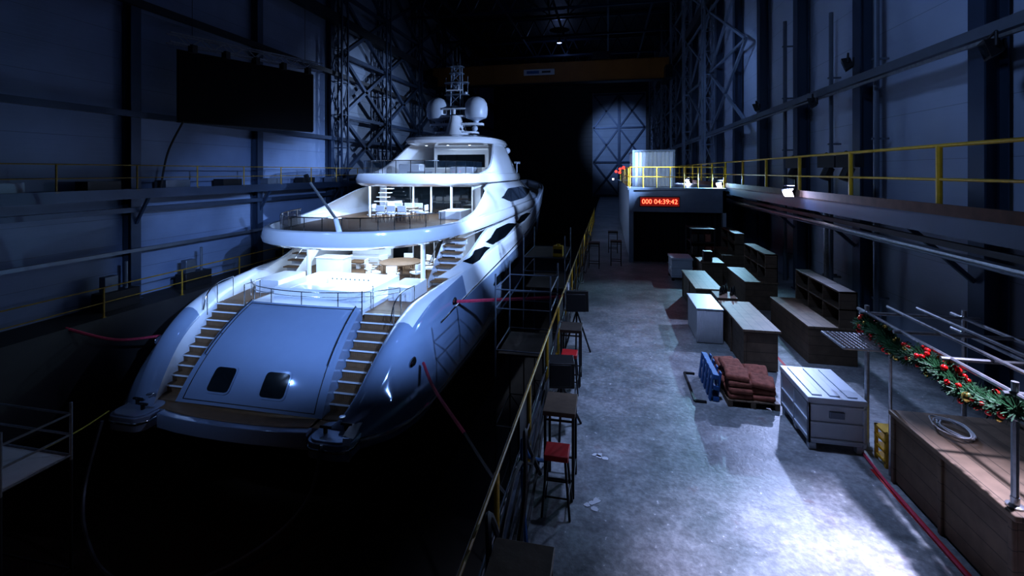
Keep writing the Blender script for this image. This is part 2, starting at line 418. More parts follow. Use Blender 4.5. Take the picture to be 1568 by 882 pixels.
A=Vector((-18.3,16.7,0)); C=Vector((-15.8,22.5,0)); d=(C-A).normalized(); nrm=Vector((d.y,-d.x,0))
b=B()
def slabAB(z0,z1,t0,t1,mn,e=0):
    v=[]
    for z in (z0,z1):
        for q in (A-d*e+nrm*t0, C+d*e+nrm*t0, C+d*e+nrm*t1, A-d*e+nrm*t1): v.append((q.x,q.y,z))
    b.add(v,[(3,2,1,0),(4,5,6,7),(0,1,5,4),(1,2,6,5),(2,3,7,6),(3,0,4,7)],mn)
slabAB(6.4,9.5,-0.12,0,'screen'); slabAB(6.35,9.55,-0.2,-0.12,'steel_dark',0.03)
for z in (9.75,10.15):
    for t in (-0.2,0.2): b.beam(A-d*0.4+nrm*t+Vector((0,0,z)),C+d*0.4+nrm*t+Vector((0,0,z)),0.06,0.06,'galv')
L=(C-A).length; n=14
for i in range(n):
    p=A+d*L*i/n; q=A+d*L*(i+1)/n
    for t in (-0.2,0.2): b.beam(p+nrm*t+Vector((0,0,9.75 if i%2 else 10.15)),q+nrm*t+Vector((0,0,10.15 if i%2 else 9.75)),0.035,0.035,'galv')
    if i%3==1: b.obox(p+nrm*0.2+Vector((0,0,9.6)),(0.25,0.25,0.35),'black')
for q in (A+d*0.5,C-d*0.5): 
    b.tube(q+Vector((0,0,10.15)),q+Vector((0,0,ZC-0.1)),0.012,'steel_dark')
b.path([(-18.3,16.9,6.4),(-18.7,16.6,5.2),(-18.9,16.5,4.2),(-18.9,16.4,3.45)],0.04,'rope_dark')
b.build('led_screen')

# ---------------------------------------------------------------- YACHT
CX=-11.1
yacht=empty('motor_yacht',(CX,38,ZB))
def Y(): return B(ox=CX)
ZS=[(12.0,-3.24),(12.35,-2.95),(12.9,-2.25),(13.6,-1.5),(14.6,-0.85),(16.0,-0.42),(18.5,-0.2),(24,0.05),(30,0.35),(36,0.9),(40,1.55),(44,2.15),(50,2.6),(58,2.9),(64,3.1)]
BS=[(12.0,3.95),(12.4,4.25),(13,4.5),(14,4.7),(16,4.85),(20,5.0),(30,5.1),(40,5.05),(46,4.7),(52,3.9),(58,2.5),(62,1.1),(64,0.06)]
BM=[(12.0,4.15),(12.4,4.6),(13,5.0),(14,5.25),(16,5.35),(20,5.4),(30,5.35),(38,5.1),(46,4.2),(52,3.0),(58,1.6),(62,0.6),(64,0.05)]
BW=[(12.0,4.1),(12.4,4.55),(13,4.95),(14,5.2),(16,5.3),(20,5.3),(30,5.1),(38,4.5),(46,3.2),(52,2.0),(58,0.8),(62,0.15),(64,0.03)]
ZK=[(12.0,-4.05),(15,-4.5),(22,-5.6),(30,-6.0),(50,-6.0),(60,-5.4),(64,-3.8)]
ZD=[(12.0,-3.3),(12.98,-3.3),(13.0,-3.3),(15.6,-0.98),(15.7,-0.95),(38,-0.95),(44,1.1),(64,2.2)]
def zlin(tab,y):
    for i in range(len(tab)-1):
        if tab[i][0]<=y<=tab[i+1][0]:
            t=(y-tab[i][0])/(tab[i+1][0]-tab[i][0]); return tab[i][1]*(1-t)+tab[i+1][1]*t
    return tab[-1][1]
def bsx(y): return interp(BS,y)
def capw(y):
    c=0.9 if y<15.5 else 0.9-0.62*min(1,(y-15.5)/4)
    return min(c,bsx(y)*0.6)
ZW=-3.75
ys=[12.0,12.1,12.2,12.35,12.5,12.65,12.8]+[13.0+0.25*i for i in range(18)]+[17.5+0.75*i for i in range(1,59)]+[61.9,62.8,63.5,64]
ys=sorted(set([y for y in ys if y<=64]))
rings=[]
for y in ys:
    zs=interp(ZS,y); bs=interp(BS,y); bm=interp(BM,y); bw=interp(BW,y); zk=interp(ZK,y); zd=min(zlin(ZD,y),zs-0.02)
    cap=capw(y); zw=ZW; h=zs-zw; r=max(0.005,min(.32,cap*.5,(zs-zd)*.8,h*.22))
    half=[(0,zk),(bw*0.55,zk+0.25*(zw-zk)),(bw*0.92,zk+0.62*(zw-zk)),(bw,zw),(bw*1.0+0.05*(1 if bw>.3 else 0),zw+min(.3,h*.2)),(bm,zw+h*0.45),(bm*0.45+bs*0.55,zw+h*0.72),
      (bs,zs-r),(bs-cap*.1,zs-.5*r),(bs-cap*.25,zs-.14*r),(bs-cap*.45,zs),(bs-cap*.65,zs-.06*r),(bs-cap*.85,zs-.4*r),(bs-cap,zs-r if zs-r>zd else zd),(bs-cap,zd),(0,zd)]
    rings.append((y,half))
segm=['bottom','bottom','bottom','hull','hull','hull','hull','hull','white','white','white','white','white','white','teak']
b=Y()
for side in (1,-1):
    for i in range(len(rings)-1):
        y0,h0=rings[i]; y1,h1=rings[i+1]
        for k in range(len(h0)-1):
            mn=segm[k]
            if mn=='white' and y0<14.5 and k<13: mn='hull'
            if k in (6,7) and y0>=19: mn='white'
            b.add([(side*h0[k][0],y0,h0[k][1]),(side*h0[k+1][0],y0,h0[k+1][1]),(side*h1[k+1][0],y1,h1[k+1][1]),(side*h1[k][0],y1,h1[k][1])],[(0,1,2,3)],mn)
    y0,h0=rings[0]; b.add([(side*p[0],y0,p[1]) for p in h0],[tuple(range(len(h0)))],'hull')
import bmesh
def weld(ob,ang=40):
    bm_=bmesh.new(); bm_.from_mesh(ob.data); bmesh.ops.remove_doubles(bm_,verts=bm_.verts,dist=0.003); bmesh.ops.recalc_face_normals(bm_,faces=bm_.faces); bm_.to_mesh(ob.data); bm_.free()
    ob.data.polygons.foreach_set('use_smooth',[True]*len(ob.data.polygons)); ob.data.set_sharp_from_angle(angle=math.radians(ang))
weld(b.build('hull',yacht),48)

def hullu(y,z):
    zs=interp(ZS,y); f=(z-ZW)/(zs-ZW); bmv=interp(BM,y); bsv=interp(BS,y); bwv=interp(BW,y)+.05; um=bmv*0.45+bsv*0.55
    if f<0.45: return bwv+(bmv-bwv)*f/0.45
    if f<0.72: return bmv+(um-bmv)*(f-.45)/.27
    return um+(bsv-um)*(f-.72)/.2
b=Y()
for s in (1,-1):
    pts=[]
    for y in [12.0,12.3,12.7,13.2,14,15,18,22,27,32,38,44,50]:
        pts.append((s*(interp(BW,y)+0.06),y,-3.48))
    b.path(pts,0.07,'chrome',8)
    for y0,y1 in ((23,25.5),(26.5,30),(31.5,36),(37.5,43)):
        rows=[]
        for k in range(9):
            yy=y0+(y1-y0)*k/8; tp=min(1,.3+k/8*3,.3+(1-k/8)*3)
            rows.append([Vector((s*(hullu(yy,-1.6-.2*tp)+.03),yy,-1.6-.2*tp)),Vector((s*(hullu(yy+.3,-1.6+.2*tp)+.03),yy+.3,-1.6+.2*tp))])
        b.grid(rows,'glass')
    for y,z in ((13.9,-1.95),(17.6,-1.0)):
        u=hullu(y,z)+.02
        b.sph((s*u,y,z),0.20,'chrome',16,8,(0.25,1.2,0.8)); b.sph((s*(u+.03),y,z),0.14,'black',16,8,(0.3,1.2,0.8))
b.build('rub_rail',yacht)

def rrect(x0,x1,y0,y1,r,n=5):
    P=[]
    for cx,cy,a0 in ((x1-r,y1-r,0),(x0+r,y1-r,90),(x0+r,y0+r,180),(x1-r,y0+r,270)):
        for k in range(n+1):
            a=math.radians(a0+90*k/n); P.append((cx+r*math.cos(a),cy+r*math.sin(a)))
    return P
b=Y()
cp=[(-2.62,12.6),(-2.62,11.75),(-1.8,11.62),(-0.9,11.56),(0,11.54),(0.9,11.56),(1.8,11.62),(2.62,11.75),(2.62,12.6)]
b.prism(cp,'z',-3.75,-3.3,'hull')
b.prism([(p[0]*0.97,p[1]+(0.2 if p[1]<12 else 0)) for p in cp],'z',-3.3,-3.26,'teak')
for s in (-1,1):
    b.box(min(s*2.62,s*3.7),max(s*2.62,s*3.7),12.45,13.1,-3.32,-3.26,'teak')
    pad=rrect(2.78,4.15,11.35,12.5,0.35); cxp=3.46
    b.prism([(s*p[0],p[1]) for p in pad],'z',-3.75,-3.32,'hull')
    b.prism([(s*(cxp+(p[0]-cxp)*0.9),11.92+(p[1]-11.92)*0.88) for p in pad],'z',-3.32,-3.27,'hull')
    b.prism([(s*(cxp+(p[0]-cxp)*1.03),11.92+(p[1]-11.92)*1.04) for p in pad],'z',-3.54,-3.46,'chrome')
    for cx,cy in ((3.2,11.8),(3.7,12.05)):
        b.tube((s*cx,cy,-3.27),(s*cx,cy,-3.08),0.06,'steel_dark',12); b.tube((s*(cx-.18),cy,-3.1),(s*(cx+.18),cy,-3.1),0.04,'steel_dark',10)
    b.rev((s*3.45,12.25,-3.27),[(.11,0),(.11,.05),(.06,.08),(.06,.2),(.11,.23),(.11,.27),(0.02,.28)],'chrome',16)
b.build('swim_platform',yacht,bevel=0.04)

def S(s,t,off=0.0):
    w=2.66-0.30*s
    yy=12.42+2.86*(0.6*s+0.4*(1-math.cos(s*math.pi/2)))-0.32*(1-t*t)*(0.4+0.6*s)
    zz=-3.26+2.50*(0.6*s+0.4*math.sin(s*math.pi/2))+0.08*(1-t*t)
    return Vector((w*t,yy-off*0.72,zz+off*0.7))
b=Y(); NS,NT=20,24
rows=[[S(i/NS,-1+2*j/NT) for j in range(NT+1)] for i in range(NS+1)]
b.grid(rows,'hull')
for j in (0,NT):
    b.grid([[r[j] for r in rows],[Vector((r[j].x,r[j].y+.02,-3.4)) for r in rows]],'hull')
def patch(sc0,tc,hs,ht,mn,off,n=28):
    v=[S(sc0,tc,off)];
    for k in range(n):
        a=2*math.pi*k/n; ca,sa=math.cos(a),math.sin(a); e=0.3
        v.append(S(sc0+hs*math.copysign(abs(sa)**e,sa), tc+ht*math.copysign(abs(ca)**e,ca), off))
    b.add(v,[(0,1+k,1+(k+1)%n) for k in range(n)],mn)
for tc in (-0.44,0.32):
    patch(0.21,tc,0.118,0.178,'hull',0.03); patch(0.21,tc,0.102,0.162,'glass',0.036); 
b.build('transom_door',yacht)
b=Y()
for t in (-0.9,0.9):
    b.path([S(s_,t,0.012) for s_ in (0.03,.2,.4,.6,.8,.97)],0.012,'black')
    pts=[S(s_,t*1.02,0.10) for s_ in (0.4,.5,.65,.8,.92,1.0)]; b.path(pts,0.022,'steel_dark')
    for s_ in (.4,.6,.8,1.0): b.tube(S(s_,t*1.02,0),S(s_,t*1.02,0.1),0.015,'chrome')
b.path([S(0.97,t,0.012) for t in (-.9,-.6,-.3,0,.3,.6,.9)],0.012,'black')
b.path([S(0.03,t,0.012) for t in (-.9,-.6,-.3,0,.3,.6,.9)],0.012,'black')
b.build('transom_trim',yacht)
b=Y(); N=10
for s in (-1,1):
    for i in range(N):
        y0=12.95+0.265*i; y1=12.95+0.265*(i+1)+0.04; zt=-3.26+0.232*(i+1)
        t=(i+.5)/N; ui=2.60-0.20*t; uo=bsx(y0)-capw(y0)+0.03
        for (ya,yb,za,zb,mn) in ((y0,16.0 if i==N-1 else y1+.3,-3.3 if i<2 else zt-.6,zt-.035,'teak'),(y0-.03,y1,zt-.035,zt,'teak'),(y0-.05,y0-.02,zt-.045,zt+.004,'white')):
            x0,x1=(ui,uo) if s>0 else (-uo,-ui)
            b.box(x0,x1,ya,yb,za,zb,mn)
    hx=lambda y: s*(bsx(y)-capw(y)-.05)
    pts=[(hx(14.6),14.6,-1.0),(hx(14.8),14.8,-0.45),(hx(15.3),15.3,-0.15),(hx(16),16.2,-0.1)]
    b.path(pts,0.022,'chrome')
    for p in pts[1:]: b.tube(p,(p[0],p[1],p[2]-0.8),0.016,'chrome')
    pts=[(s*2.45,15.1,-.95),(s*2.45,15.1,-.1),(s*2.45,15.9,-.1),(s*2.45,15.9,-.95)]
    b.path(pts,.02,'chrome',smooth=False)
b.build('stern_stairs',yacht)
b=Y()
b.box(-2.42,2.42,15.15,19.4,-1.0,-0.80,'white')
b.box(-3.6,3.6,19.4,24.6,-0.98,-0.93,'teak')
for x0,x1,y0,y1 in ((-2.0,-1.25,16.1,19.1),(1.25,2.0,16.1,19.1),(-1.25,1.25,16.1,16.7),(-1.25,1.25,18.6,19.1)): b.box(x0,x1,y0,y1,-0.8,-0.42,'white')
b.box(-1.25,1.25,16.7,18.6,-0.85,-0.79,'white')
b.prism(rrect(-1.1,1.1,16.8,18.5,0.5),'z',-0.79,-0.72,'white')
for k in range(10): b.tube((-1.0+.22*k,18.58,-.6),(-1.0+.22*k,18.61,-.6),.03,'steel_dark',8)
b.build('pool_deck',yacht,bevel=0.06)
b=Y()
for h in (-0.42,-0.25):
    b.path([(-3.3,16.4,h),(-2.5,15.65,h),(-1.4,15.25,h),(0,15.1,h),(1.4,15.25,h),(2.5,15.65,h),(3.3,16.4,h)],0.022 if h>-.3 else .014,'chrome')
for u,y in ((-3.3,16.4),(-2.5,15.65),(-1.4,15.25),(0,15.1),(1.4,15.25),(2.5,15.65),(3.3,16.4)): b.tube((u,y,-0.98),(u,y,-0.25),0.02,'chrome')
b.box(-3.6,-2.5,17.0,18.8,-.95,-.4,'white'); b.box(2.5,3.5,17.0,18.6,-.95,-.4,'white')
b.build('stern_rail',yacht,bevel=0.04)

def smooth_half(pts,sub=6):
    P=[Vector((p[0],p[1],0)) for p in pts]; Q=[]
    for i in range(len(P)-1):
        p0=P[i-1] if i>0 else Vector((-P[1].x,P[1].y,0)); p1=P[i];p2=P[i+1]
        p3=P[i+2] if i+2<len(P) else P[-1]
        for k in range(sub):
            t=k/sub; Q.append(0.5*((2*p1)+(p2-p0)*t+(2*p0-5*p1+4*p2-p3)*t*t+(3*p1-p0-3*p2+p3)*t**3))
    Q.append(P[-1]); return Q
def inset(Q,dd):
    out=[]
    for i,p in enumerate(Q):
        a=Q[max(i-1,0)]; c=Q[min(i+1,len(Q)-1)]; t=(c-a)
        if i==0: t=Vector((1,0,0))
        if i==len(Q)-1: t=Vector((-1,0,0))
        t.normalize(); n=Vector((-t.y,t.x,0)); q=p+n*dd
        if i in (0,len(Q)-1): q.x=0
        out.append(Vector((max(q.x,0),q.y,0)))
    return out
def slab(b,half,rg,mside,mtop,mbot='white'):
    R=[]
    for ins,z in rg:
        hq=inset(half,ins); R.append([Vector((p.x,p.y,z)) for p in hq])
    for s in (1,-1):
        for i in range(len(R)-1):
            for k in range(len(half)-1):
                q=[R[i][k],R[i][k+1],R[i+1][k+1],R[i+1][k]]
                b.add([(s*p.x,p.y,p.z) for p in q],[(0,1,2,3)],mside)
    for rr,mn in ((R[0],mbot),(R[-1],mtop)):
        for k in range(len(half)-1):
            b.add([(-rr[k].x,rr[k].y,rr[k].z),(rr[k].x,rr[k].y,rr[k].z),(rr[k+1].x,rr[k+1].y,rr[k+1].z),(-rr[k+1].x,rr[k+1].y,rr[k+1].z)],[(0,1,2,3)],mn)
UP=smooth_half([(0,15.6),(1.8,15.85),(3.2,16.8),(4.1,18.5),(4.65,21),(4.95,25),(5.05,32),(4.95,40),(4.3,46),(2.8,51),(0,54)])
b=Y(); slab(b,UP,[(1.0,1.16),(0.35,1.16),(0.06,1.30),(0,1.5),(0.10,1.84),(0.2,1.9),(0.34,1.88),(0.4,1.55)],'white','teak'); weld(b.build('upper_deck',yacht))
SD=smooth_half([(0,22.4),(1.7,22.7),(2.8,23.6),(3.55,25.2),(3.9,27.5),(4.05,31),(4.0,36),(3.3,41),(2,44.5),(0,46.5)])
b=Y(); slab(b,SD,[(0.9,3.38),(0.3,3.40),(0.03,3.55),(0,3.75),(0.1,4.05),(0.2,4.1),(0.3,4.08),(0.36,3.85)],'white','teak'); weld(b.build('sun_deck',yacht))
HT=smooth_half([(0,29.2),(1.6,29.4),(2.7,30.1),(3.3,31.4),(3.45,33.5),(3.2,36),(2.4,38.5),(0,40)])
b=Y(); slab(b,HT,[(0.7,6.05),(0.15,6.15),(0,6.35),(0.12,6.55),(0.7,6.72)],'white','white'); weld(b.build('hardtop',yacht))
b=Y()
for u,y in ((-3,18.5),(-1.5,17.2),(0,17),(1.5,17.2),(3,18.5),(-2.4,20.8),(0,20.8),(2.4,20.8),(-2.4,23),(0,23),(2.4,23)): b.tube((u,y,1.15),(u,y,1.165),0.09,'downlight',12)
for u,y in ((-2.4,25),(-.8,24.2),(.8,24.2),(2.4,25)): b.tube((u,y,3.37),(u,y,3.385),0.08,'downlight',12)
for u in (-1.6,0,1.6): b.tube((u,31,6.04),(u,31,6.055),.08,'downlight',12)
b.build('deck_downlights',yacht)
def glassrail(b,half,ins,z0,z1,k0,k1):
    Q=inset(half,ins)
    for s in (1,-1):
        for k in range(k0,k1):
            p,q=Q[k],Q[k+1]
            b.add([(s*p.x,p.y,z0),(s*q.x,q.y,z0),(s*q.x,q.y,z1),(s*p.x,p.y,z1)],[(0,1,2,3)],'glass_blue')
            b.tube((s*p.x,p.y,z1),(s*q.x,q.y,z1),0.022,'chrome',6)
            if k%3==0: b.tube((s*p.x,p.y,z0),(s*p.x,p.y,z1),0.018,'chrome',6)
b=Y(); glassrail(b,UP,0.75,1.56,2.36,0,22); glassrail(b,SD,0.45,3.86,4.8,0,24); b.build('glass_balustrade',yacht)

def shell(b,ylist,fb,ft,mn,th=0.12,curve=0.12,n=5):
    for s in (1,-1):
        for off in (0,-th):
            rows=[]
            for y in ylist:
                ub,zb=fb(y); ut,zt=ft(y)
                rows.append([Vector((s*(ub+(ut-ub)*k/n+off+curve*math.sin(math.pi*k/n)),y,zb+(zt-zb)*k/n)) for k in range(n+1)])
            b.grid(rows,mn)
            if off==0: r0=rows
            else:
                b.grid([[r[-1] for r in r0],[r[-1] for r in rows]],mn)
                b.grid([r0[0],rows[0]],mn)
def upx(y):
    for i in range(len(UP)-1):
        if UP[i].y<=y<=UP[i+1].y:
            t=(y-UP[i].y)/(UP[i+1].y-UP[i].y+1e-9); return UP[i].x*(1-t)+UP[i+1].x*t
    return 0.1
def sdx(y):
    for i in range(len(SD)-1):
        if SD[i].y<=y<=SD[i+1].y:
            t=(y-SD[i].y)/(SD[i+1].y-SD[i].y+1e-9); return SD[i].x*(1-t)+SD[i+1].x*t
    return 4.0 if y<30 else 0.1
b=Y()
TM=[(18.2,-0.22),(20,0.05),(21.5,0.5),(23,1.05),(23.8,1.2),(54,1.25)]
yl=[18.2+0.5*i for i in range(12)]+[24.2+1*i for i in range(24)]
shell(b,yl,lambda y:(bsx(y)-0.06,interp(ZS,y)-0.03),lambda y:(bsx(y)*0.3+0.7*max(min(upx(y),bsx(y)),0.1)-0.05,max(interp(TM,y),interp(ZS,y)+.01)),'white',curve=0.03)
b.build('main_deck_side',yacht)
TU=[(20.5,1.9),(22.5,2.15),(24.5,2.65),(26.5,3.2),(27.8,3.45),(50,3.45)]
b=Y(); yl=[20.5+0.5*i for i in range(16)]+[29+1*i for i in range(15)]
def fb2(y): return (upx(y)-0.2,1.84)
def ft2(y):
    z=interp(TU,y); t=(z-1.84)/(3.45-1.84); return ((upx(y)-0.2)*(1-t)+(max(sdx(y),0.1) if y>26 else 4.0)*t, z)
shell(b,yl,fb2,ft2,'white',curve=0.15)
b.build('upper_deck_side',yacht)
b=Y()
TA=[(26.5,4.1),(28.5,4.45),(30.3,5.3),(31.6,6.1),(32.4,6.3),(40,6.3)]
def ft3(y):
    z=interp(TA,y); t=(z-4.05)/2.25; return ((sdx(y)-.15)*(1-t)+3.15*t*(1 if y<35 else max(.3,1-(y-35)*.09)),z)
shell(b,[26.5+.5*i for i in range(22)],lambda y:(sdx(y)-.15,4.05),ft3,'white',curve=0.12)
b.build('sun_deck_side',yacht)
b=Y()
def swin(y0,y1,z0,z1,ufun,sl=0.5,n=16):
    for s in (1,-1):
        rows=[]
        for k in range(n+1):
            yy0=y0+(y1-y0)*k/n; yy1=yy0+sl
            t=k/n; taper=min(1,0.12+5*t)*min(1,0.12+2.2*(1-t))
            zc=(z0+z1)/2; hh=(z1-z0)/2*taper
            rows.append([Vector((s*(ufun(yy0,zc-hh)+0.06),yy0,zc-hh)),Vector((s*(ufun(yy1,zc+hh)+0.06),yy1,zc+hh))])
        b.grid(rows,'glass')
def um(y,z):
    zb=interp(ZS,y)-.03; zt=max(interp(TM,y),zb+.05); ub=bsx(y)-.06; ut=bsx(y)*0.3+0.7*min(upx(y),bsx(y))-.05
    t=max(0,min(1,(z-zb)/(zt-zb))); return ub+(ut-ub)*t+0.03*math.sin(math.pi*t)
def uu(y,z):
    ub,zb=fb2(y); ut,zt=ft2(y); t=max(0,min(1,(z-zb)/(zt-zb))); return ub+(ut-ub)*t+0.15*math.sin(math.pi*t)
swin(20.0,22.6,-0.08,0.42,um,0.9); swin(22.9,29.5,0.28,1.02,um,0.9); swin(30.2,35.5,0.6,1.1,um,.8)
swin(28,39.5,2.2,3.05,uu,0.8); swin(40.2,43,2.3,3.0,uu,.5)
b.build('side_windows',yacht)
b=Y()
for s in (1,-1):
    b.path([(s*(hullu(y,z)+.015),y,z) for y,z in ((16,-1.35),(19,-1.1),(24,-.85),(30,-.55),(36,-.1),(42,.7),(48,1.3))],.035,'chrome')
b.build('knuckle_trim',yacht)

b=Y()
b.box(-3.7,3.7,25.2,43,-0.95,1.16,'white')
b.box(-2.6,2.6,25.12,25.2,-0.9,1.05,'glass')
for u in (-2.6,-1.3,0,1.3,2.6): b.box(u-.04,u+.04,25.05,25.13,-.93,1.1,'white')
b.box(-3.4,3.4,27.5,41,1.56,3.4,'white')
b.box(-2.9,2.9,27.42,27.5,1.62,3.25,'glass')
for u in (-2.9,-1.0,0.2,2.9): b.box(u-.05,u+.05,27.32,27.45,1.56,3.3,'white')
b.box(-2.2,2.2,34,40,3.86,6.05,'white'); b.box(-1.9,1.9,33.93,34,4.5,5.5,'glass')
for s in (-1,1):
    b.box(s*3.42-.02,s*3.42+.02,28,39,2.1,3.0,'glass')
b.build('deck_house',yacht,bevel=0.04)
b=Y()
b.box(-2.6,-1.1,28.6,29.6,3.86,4.7,'white'); b.box(1.0,2.6,28.6,29.6,3.86,4.5,'white'); b.box(-.6,.6,25.5,26.6,3.86,4.25,'cloth_w'); b.box(-2.4,2.4,32.5,33.3,3.86,4.5,'cloth_w')
b.build('sun_deck_bar',yacht,bevel=.06)
b=Y()
for s in (-1,1):
    b.tube((s*2.9,19.6,-0.95),(s*2.9,19.6,1.18),0.11,'white',16)
    b.tube((s*2.5,24.6,1.55),(s*2.5,24.6,3.42),0.07,'white',12)
b.build('deck_posts',yacht)
b=Y()
for s in (1,-1):
    for i in range(9):
        y=19.3+0.33*i; z=-0.95+0.27*(i+1)
        if z>1.1: break
        b.box(min(s*3.35,s*4.35),max(s*3.35,s*4.35),y,y+.36,z-.05,z,'teak'); b.box(min(s*3.35,s*4.35),max(s*3.35,s*4.35),y+.3,y+.36,z-.27,z,'white')
    b.add([(s*3.33,19.1,-.95),(s*3.33,19.6,-.95),(s*3.33,22.1,1.1),(s*3.33,21.6,1.3),(s*3.33,19.1,-.6)],[(0,1,2,3,4)],'white')
    b.path([(s*3.35,19.2,0.1),(s*3.35,20.5,1.1)],0.02,'chrome',smooth=False)
for i in range(7):
    b.box(-2.9,-2.1,25.0+.28*i,25.28+.28*i,1.6+.25*i,1.66+.25*i,'white')
b.build('deck_stairs',yacht)

def chair(b,x,y,z,rz,seat='cloth_w',wood='teak',s=1.0):
    c,sn=math.cos(rz),math.sin(rz)
    def P(a,d_,h): return (x+(a*c-d_*sn)*s,y+(a*sn+d_*c)*s,z+h*s)
    for a in (-.22,.22):
        for d_ in (-.22,.22): b.tube(P(a,d_,0),P(a,d_,.44 if d_<0 else .85),.02*s,wood,6)
    b.obox(P(0,0,.46),(.5*s,.5*s,.08*s),seat,rz); b.obox(P(0,.22,.72),(.48*s,.06*s,.3*s),seat,rz)
    for a in (-.25,.25): b.obox(P(a,0,.64),(.04*s,.48*s,.03*s),wood,rz)
b=Y()
b.rev((1.2,20.9,-0.95),[(.35,0),(.35,.04),(.09,.1),(.09,.68),(.3,.7),(1.0,.71),(1.02,.76),(0.98,.78)],'teak',32)
for k in range(8):
    a=2*math.pi*k/8+.2; chair(b,1.2+1.45*math.cos(a),20.9+1.45*math.sin(a),-.95,a-math.pi/2)
b.build('deck_dining_set',yacht)
b=Y()
b.box(-3.2,-0.8,23.2,24.1,-.95,-.5,'cloth_w'); b.box(-3.2,-0.8,23.9,24.1,-.5,-.1,'cloth_w'); b.box(-3.2,-2.9,21.5,23.4,-.95,-.5,'cloth_w')
b.box(-2.3,-1.4,21.9,22.6,-.6,-.52,'teak'); b.box(-1.95,-1.75,22.15,22.35,-.95,-.6,'white')
b.box(-2.6,-1.2,19.7,20.5,-.95,.05,'white'); b.box(-2.65,-1.15,19.65,20.55,.05,.1,'white')
b.build('deck_sofa',yacht,bevel=0.04)
b=Y()
b.box(-.8,1.0,22.7,23.6,2.2,2.27,'teak'); b.box(-.1,.3,22.95,23.35,1.57,2.2,'teak')
for u,y,r in ((-.5,22.3,math.pi),(.1,22.3,math.pi),(.7,22.3,math.pi),(-.5,24.0,0),(.1,24.0,0),(.7,24.0,0),(1.4,23.1,-1.57),(-1.2,23.1,1.57)): chair(b,u,y,1.56,r)
b.box(1.9,3.2,24.2,26.2,1.56,2.0,'cloth_w'); b.box(-1.9,-1.5,25.6,26.8,1.56,2.4,'white')
b.build('upper_lounge_set',yacht,bevel=0.01)

b=Y()
b.tube((.95,16.05,1.86),(.85,15.95,2.4),.11,'white',12,.09); b.tube((.85,15.95,2.4),(.25,15.25,3.8),.055,'galv',10,.05); b.obox((.18,15.18,3.95),(.12,.12,.3),'black',rx=.3,ry=-.25)
b.build('ensign_staff',yacht)

b=Y(); my=33.0
prof=[(6.6,1.1,1.5,0),(7.2,.75,1.2,-.1),(7.8,.5,.9,-.2),(8.3,.38,.7,-.25)]
rows=[]
for z,hw,hl,dy in prof:
    rows.append([Vector((hw*math.cos(a),my+dy+hl*math.sin(a),z)) for a in [2*math.pi*k/20 for k in range(21)]])
b.grid(rows,'white')
def wing(z,hw,hl,th,mn='white',yo=0):
    P=[(hw*math.copysign(abs(math.cos(a))**.7,math.cos(a)),my+yo+hl*math.copysign(abs(math.sin(a))**.7,math.sin(a))) for a in [2*math.pi*k/28 for k in range(28)]]
    b.prism(P,'z',z,z+th,mn)
wing(7.0,1.7,.9,.14); wing(7.6,2.1,.6,.18); wing(8.25,1.0,.6,.1)
for s in (-1,1):
    b.rev((s*1.5,my,7.75),[(.2,0),(.2,.2),(.45,.32),(.74,.42),(.84,.65),(.86,1.15),(.8,1.5),(.6,1.82),(.3,1.98),(.02,2.03)],'dome',28)
    b.sph((s*1.55,my-.5,7.35),.22,'dome')
    b.sph((s*.9,my-.9,7.3),.12,'black')
for sx in (-.4,.4):
    for sy in (-.35,.35): b.tube((sx,my+sy,8.3),(sx*.75,my+sy*.75,12.0),.06,'steel_lt')
for z in (9.0,9.9,10.8,11.5,12.0):
    wing(z,.95 if z in(9.9,10.8) else .55,.45,.05,'steel_lt')
    for sx in (-1,1): b.tube((sx*.38,my-.33,z-.7),(-sx*.36,my-.33,z),.03,'steel_lt')
b.box(-.9,.9,my-.75,my-.65,8.75,8.87,'white'); b.tube((0,my-.7,8.4),(0,my-.7,8.75),.14,'white',12); b.box(-.6,.6,my-.6,my-.52,10.15,10.25,'white')
b.sph((0,my,10.5),.28,'dome'); b.sph((-.7,my,10.05),.13,'dome'); b.sph((.7,my,10.05),.13,'dome'); b.sph((0,my,12.25),.16,'black')
for u,z0,z1 in ((-.85,9.95,11.3),(.85,9.95,11.3),(-.3,12,13.3),(.25,12,13.0),(0,12.2,13.5),(-.9,8.3,9.6)): b.tube((u,my,z0),(u,my,z1),.022,'steel_lt')
b.build('radar_mast',yacht)
b=Y(); b.sph((3.0,37,5.9),.25,'dome'); b.tube((3.0,37,4.6),(3.0,37,5.7),.06,'white'); b.obox((3.0,41.2,5.0),(.5,.3,.2),'white'); b.tube((3.0,41,3.9),(3.0,41,5),.06,'white'); b.build('search_light',yacht)
b=Y()
for s in (-1,1):
    b.prism([(12.6,-4.0),(13.9,-4.1),(13.7,-5.6),(13.0,-5.7)],'x',s*2.1-.07,s*2.1+.07,'steel_dark')
    b.tube((s*2.1,14.5,-5.1),(s*2.1,18.5,-4.7),.09,'steel_dark'); b.tube((s*2.1,14.3,-5.12),(s*2.1,14.7,-5.08),.2,'gold')
    for k in range(5):
        a=2*math.pi*k/5; b.obox((s*2.1+.4*math.cos(a),14.5,-5.1+.4*math.sin(a)),(.65,.05,.3),'gold',ry=-a,rx=.4)
b.build('rudders',yacht)
for y in (18,24,30,36,42,48,54):
    b=B(); b.box(CX-1.2,CX+1.2,y-.4,y+.4,ZB,interp(ZK,y)-.02,'wood_dark'); b.box(CX-1.4,CX+1.4,y-.5,y+.5,ZB,ZB+.15,'wood_dark'); b.build('keel_block',bevel=.02)

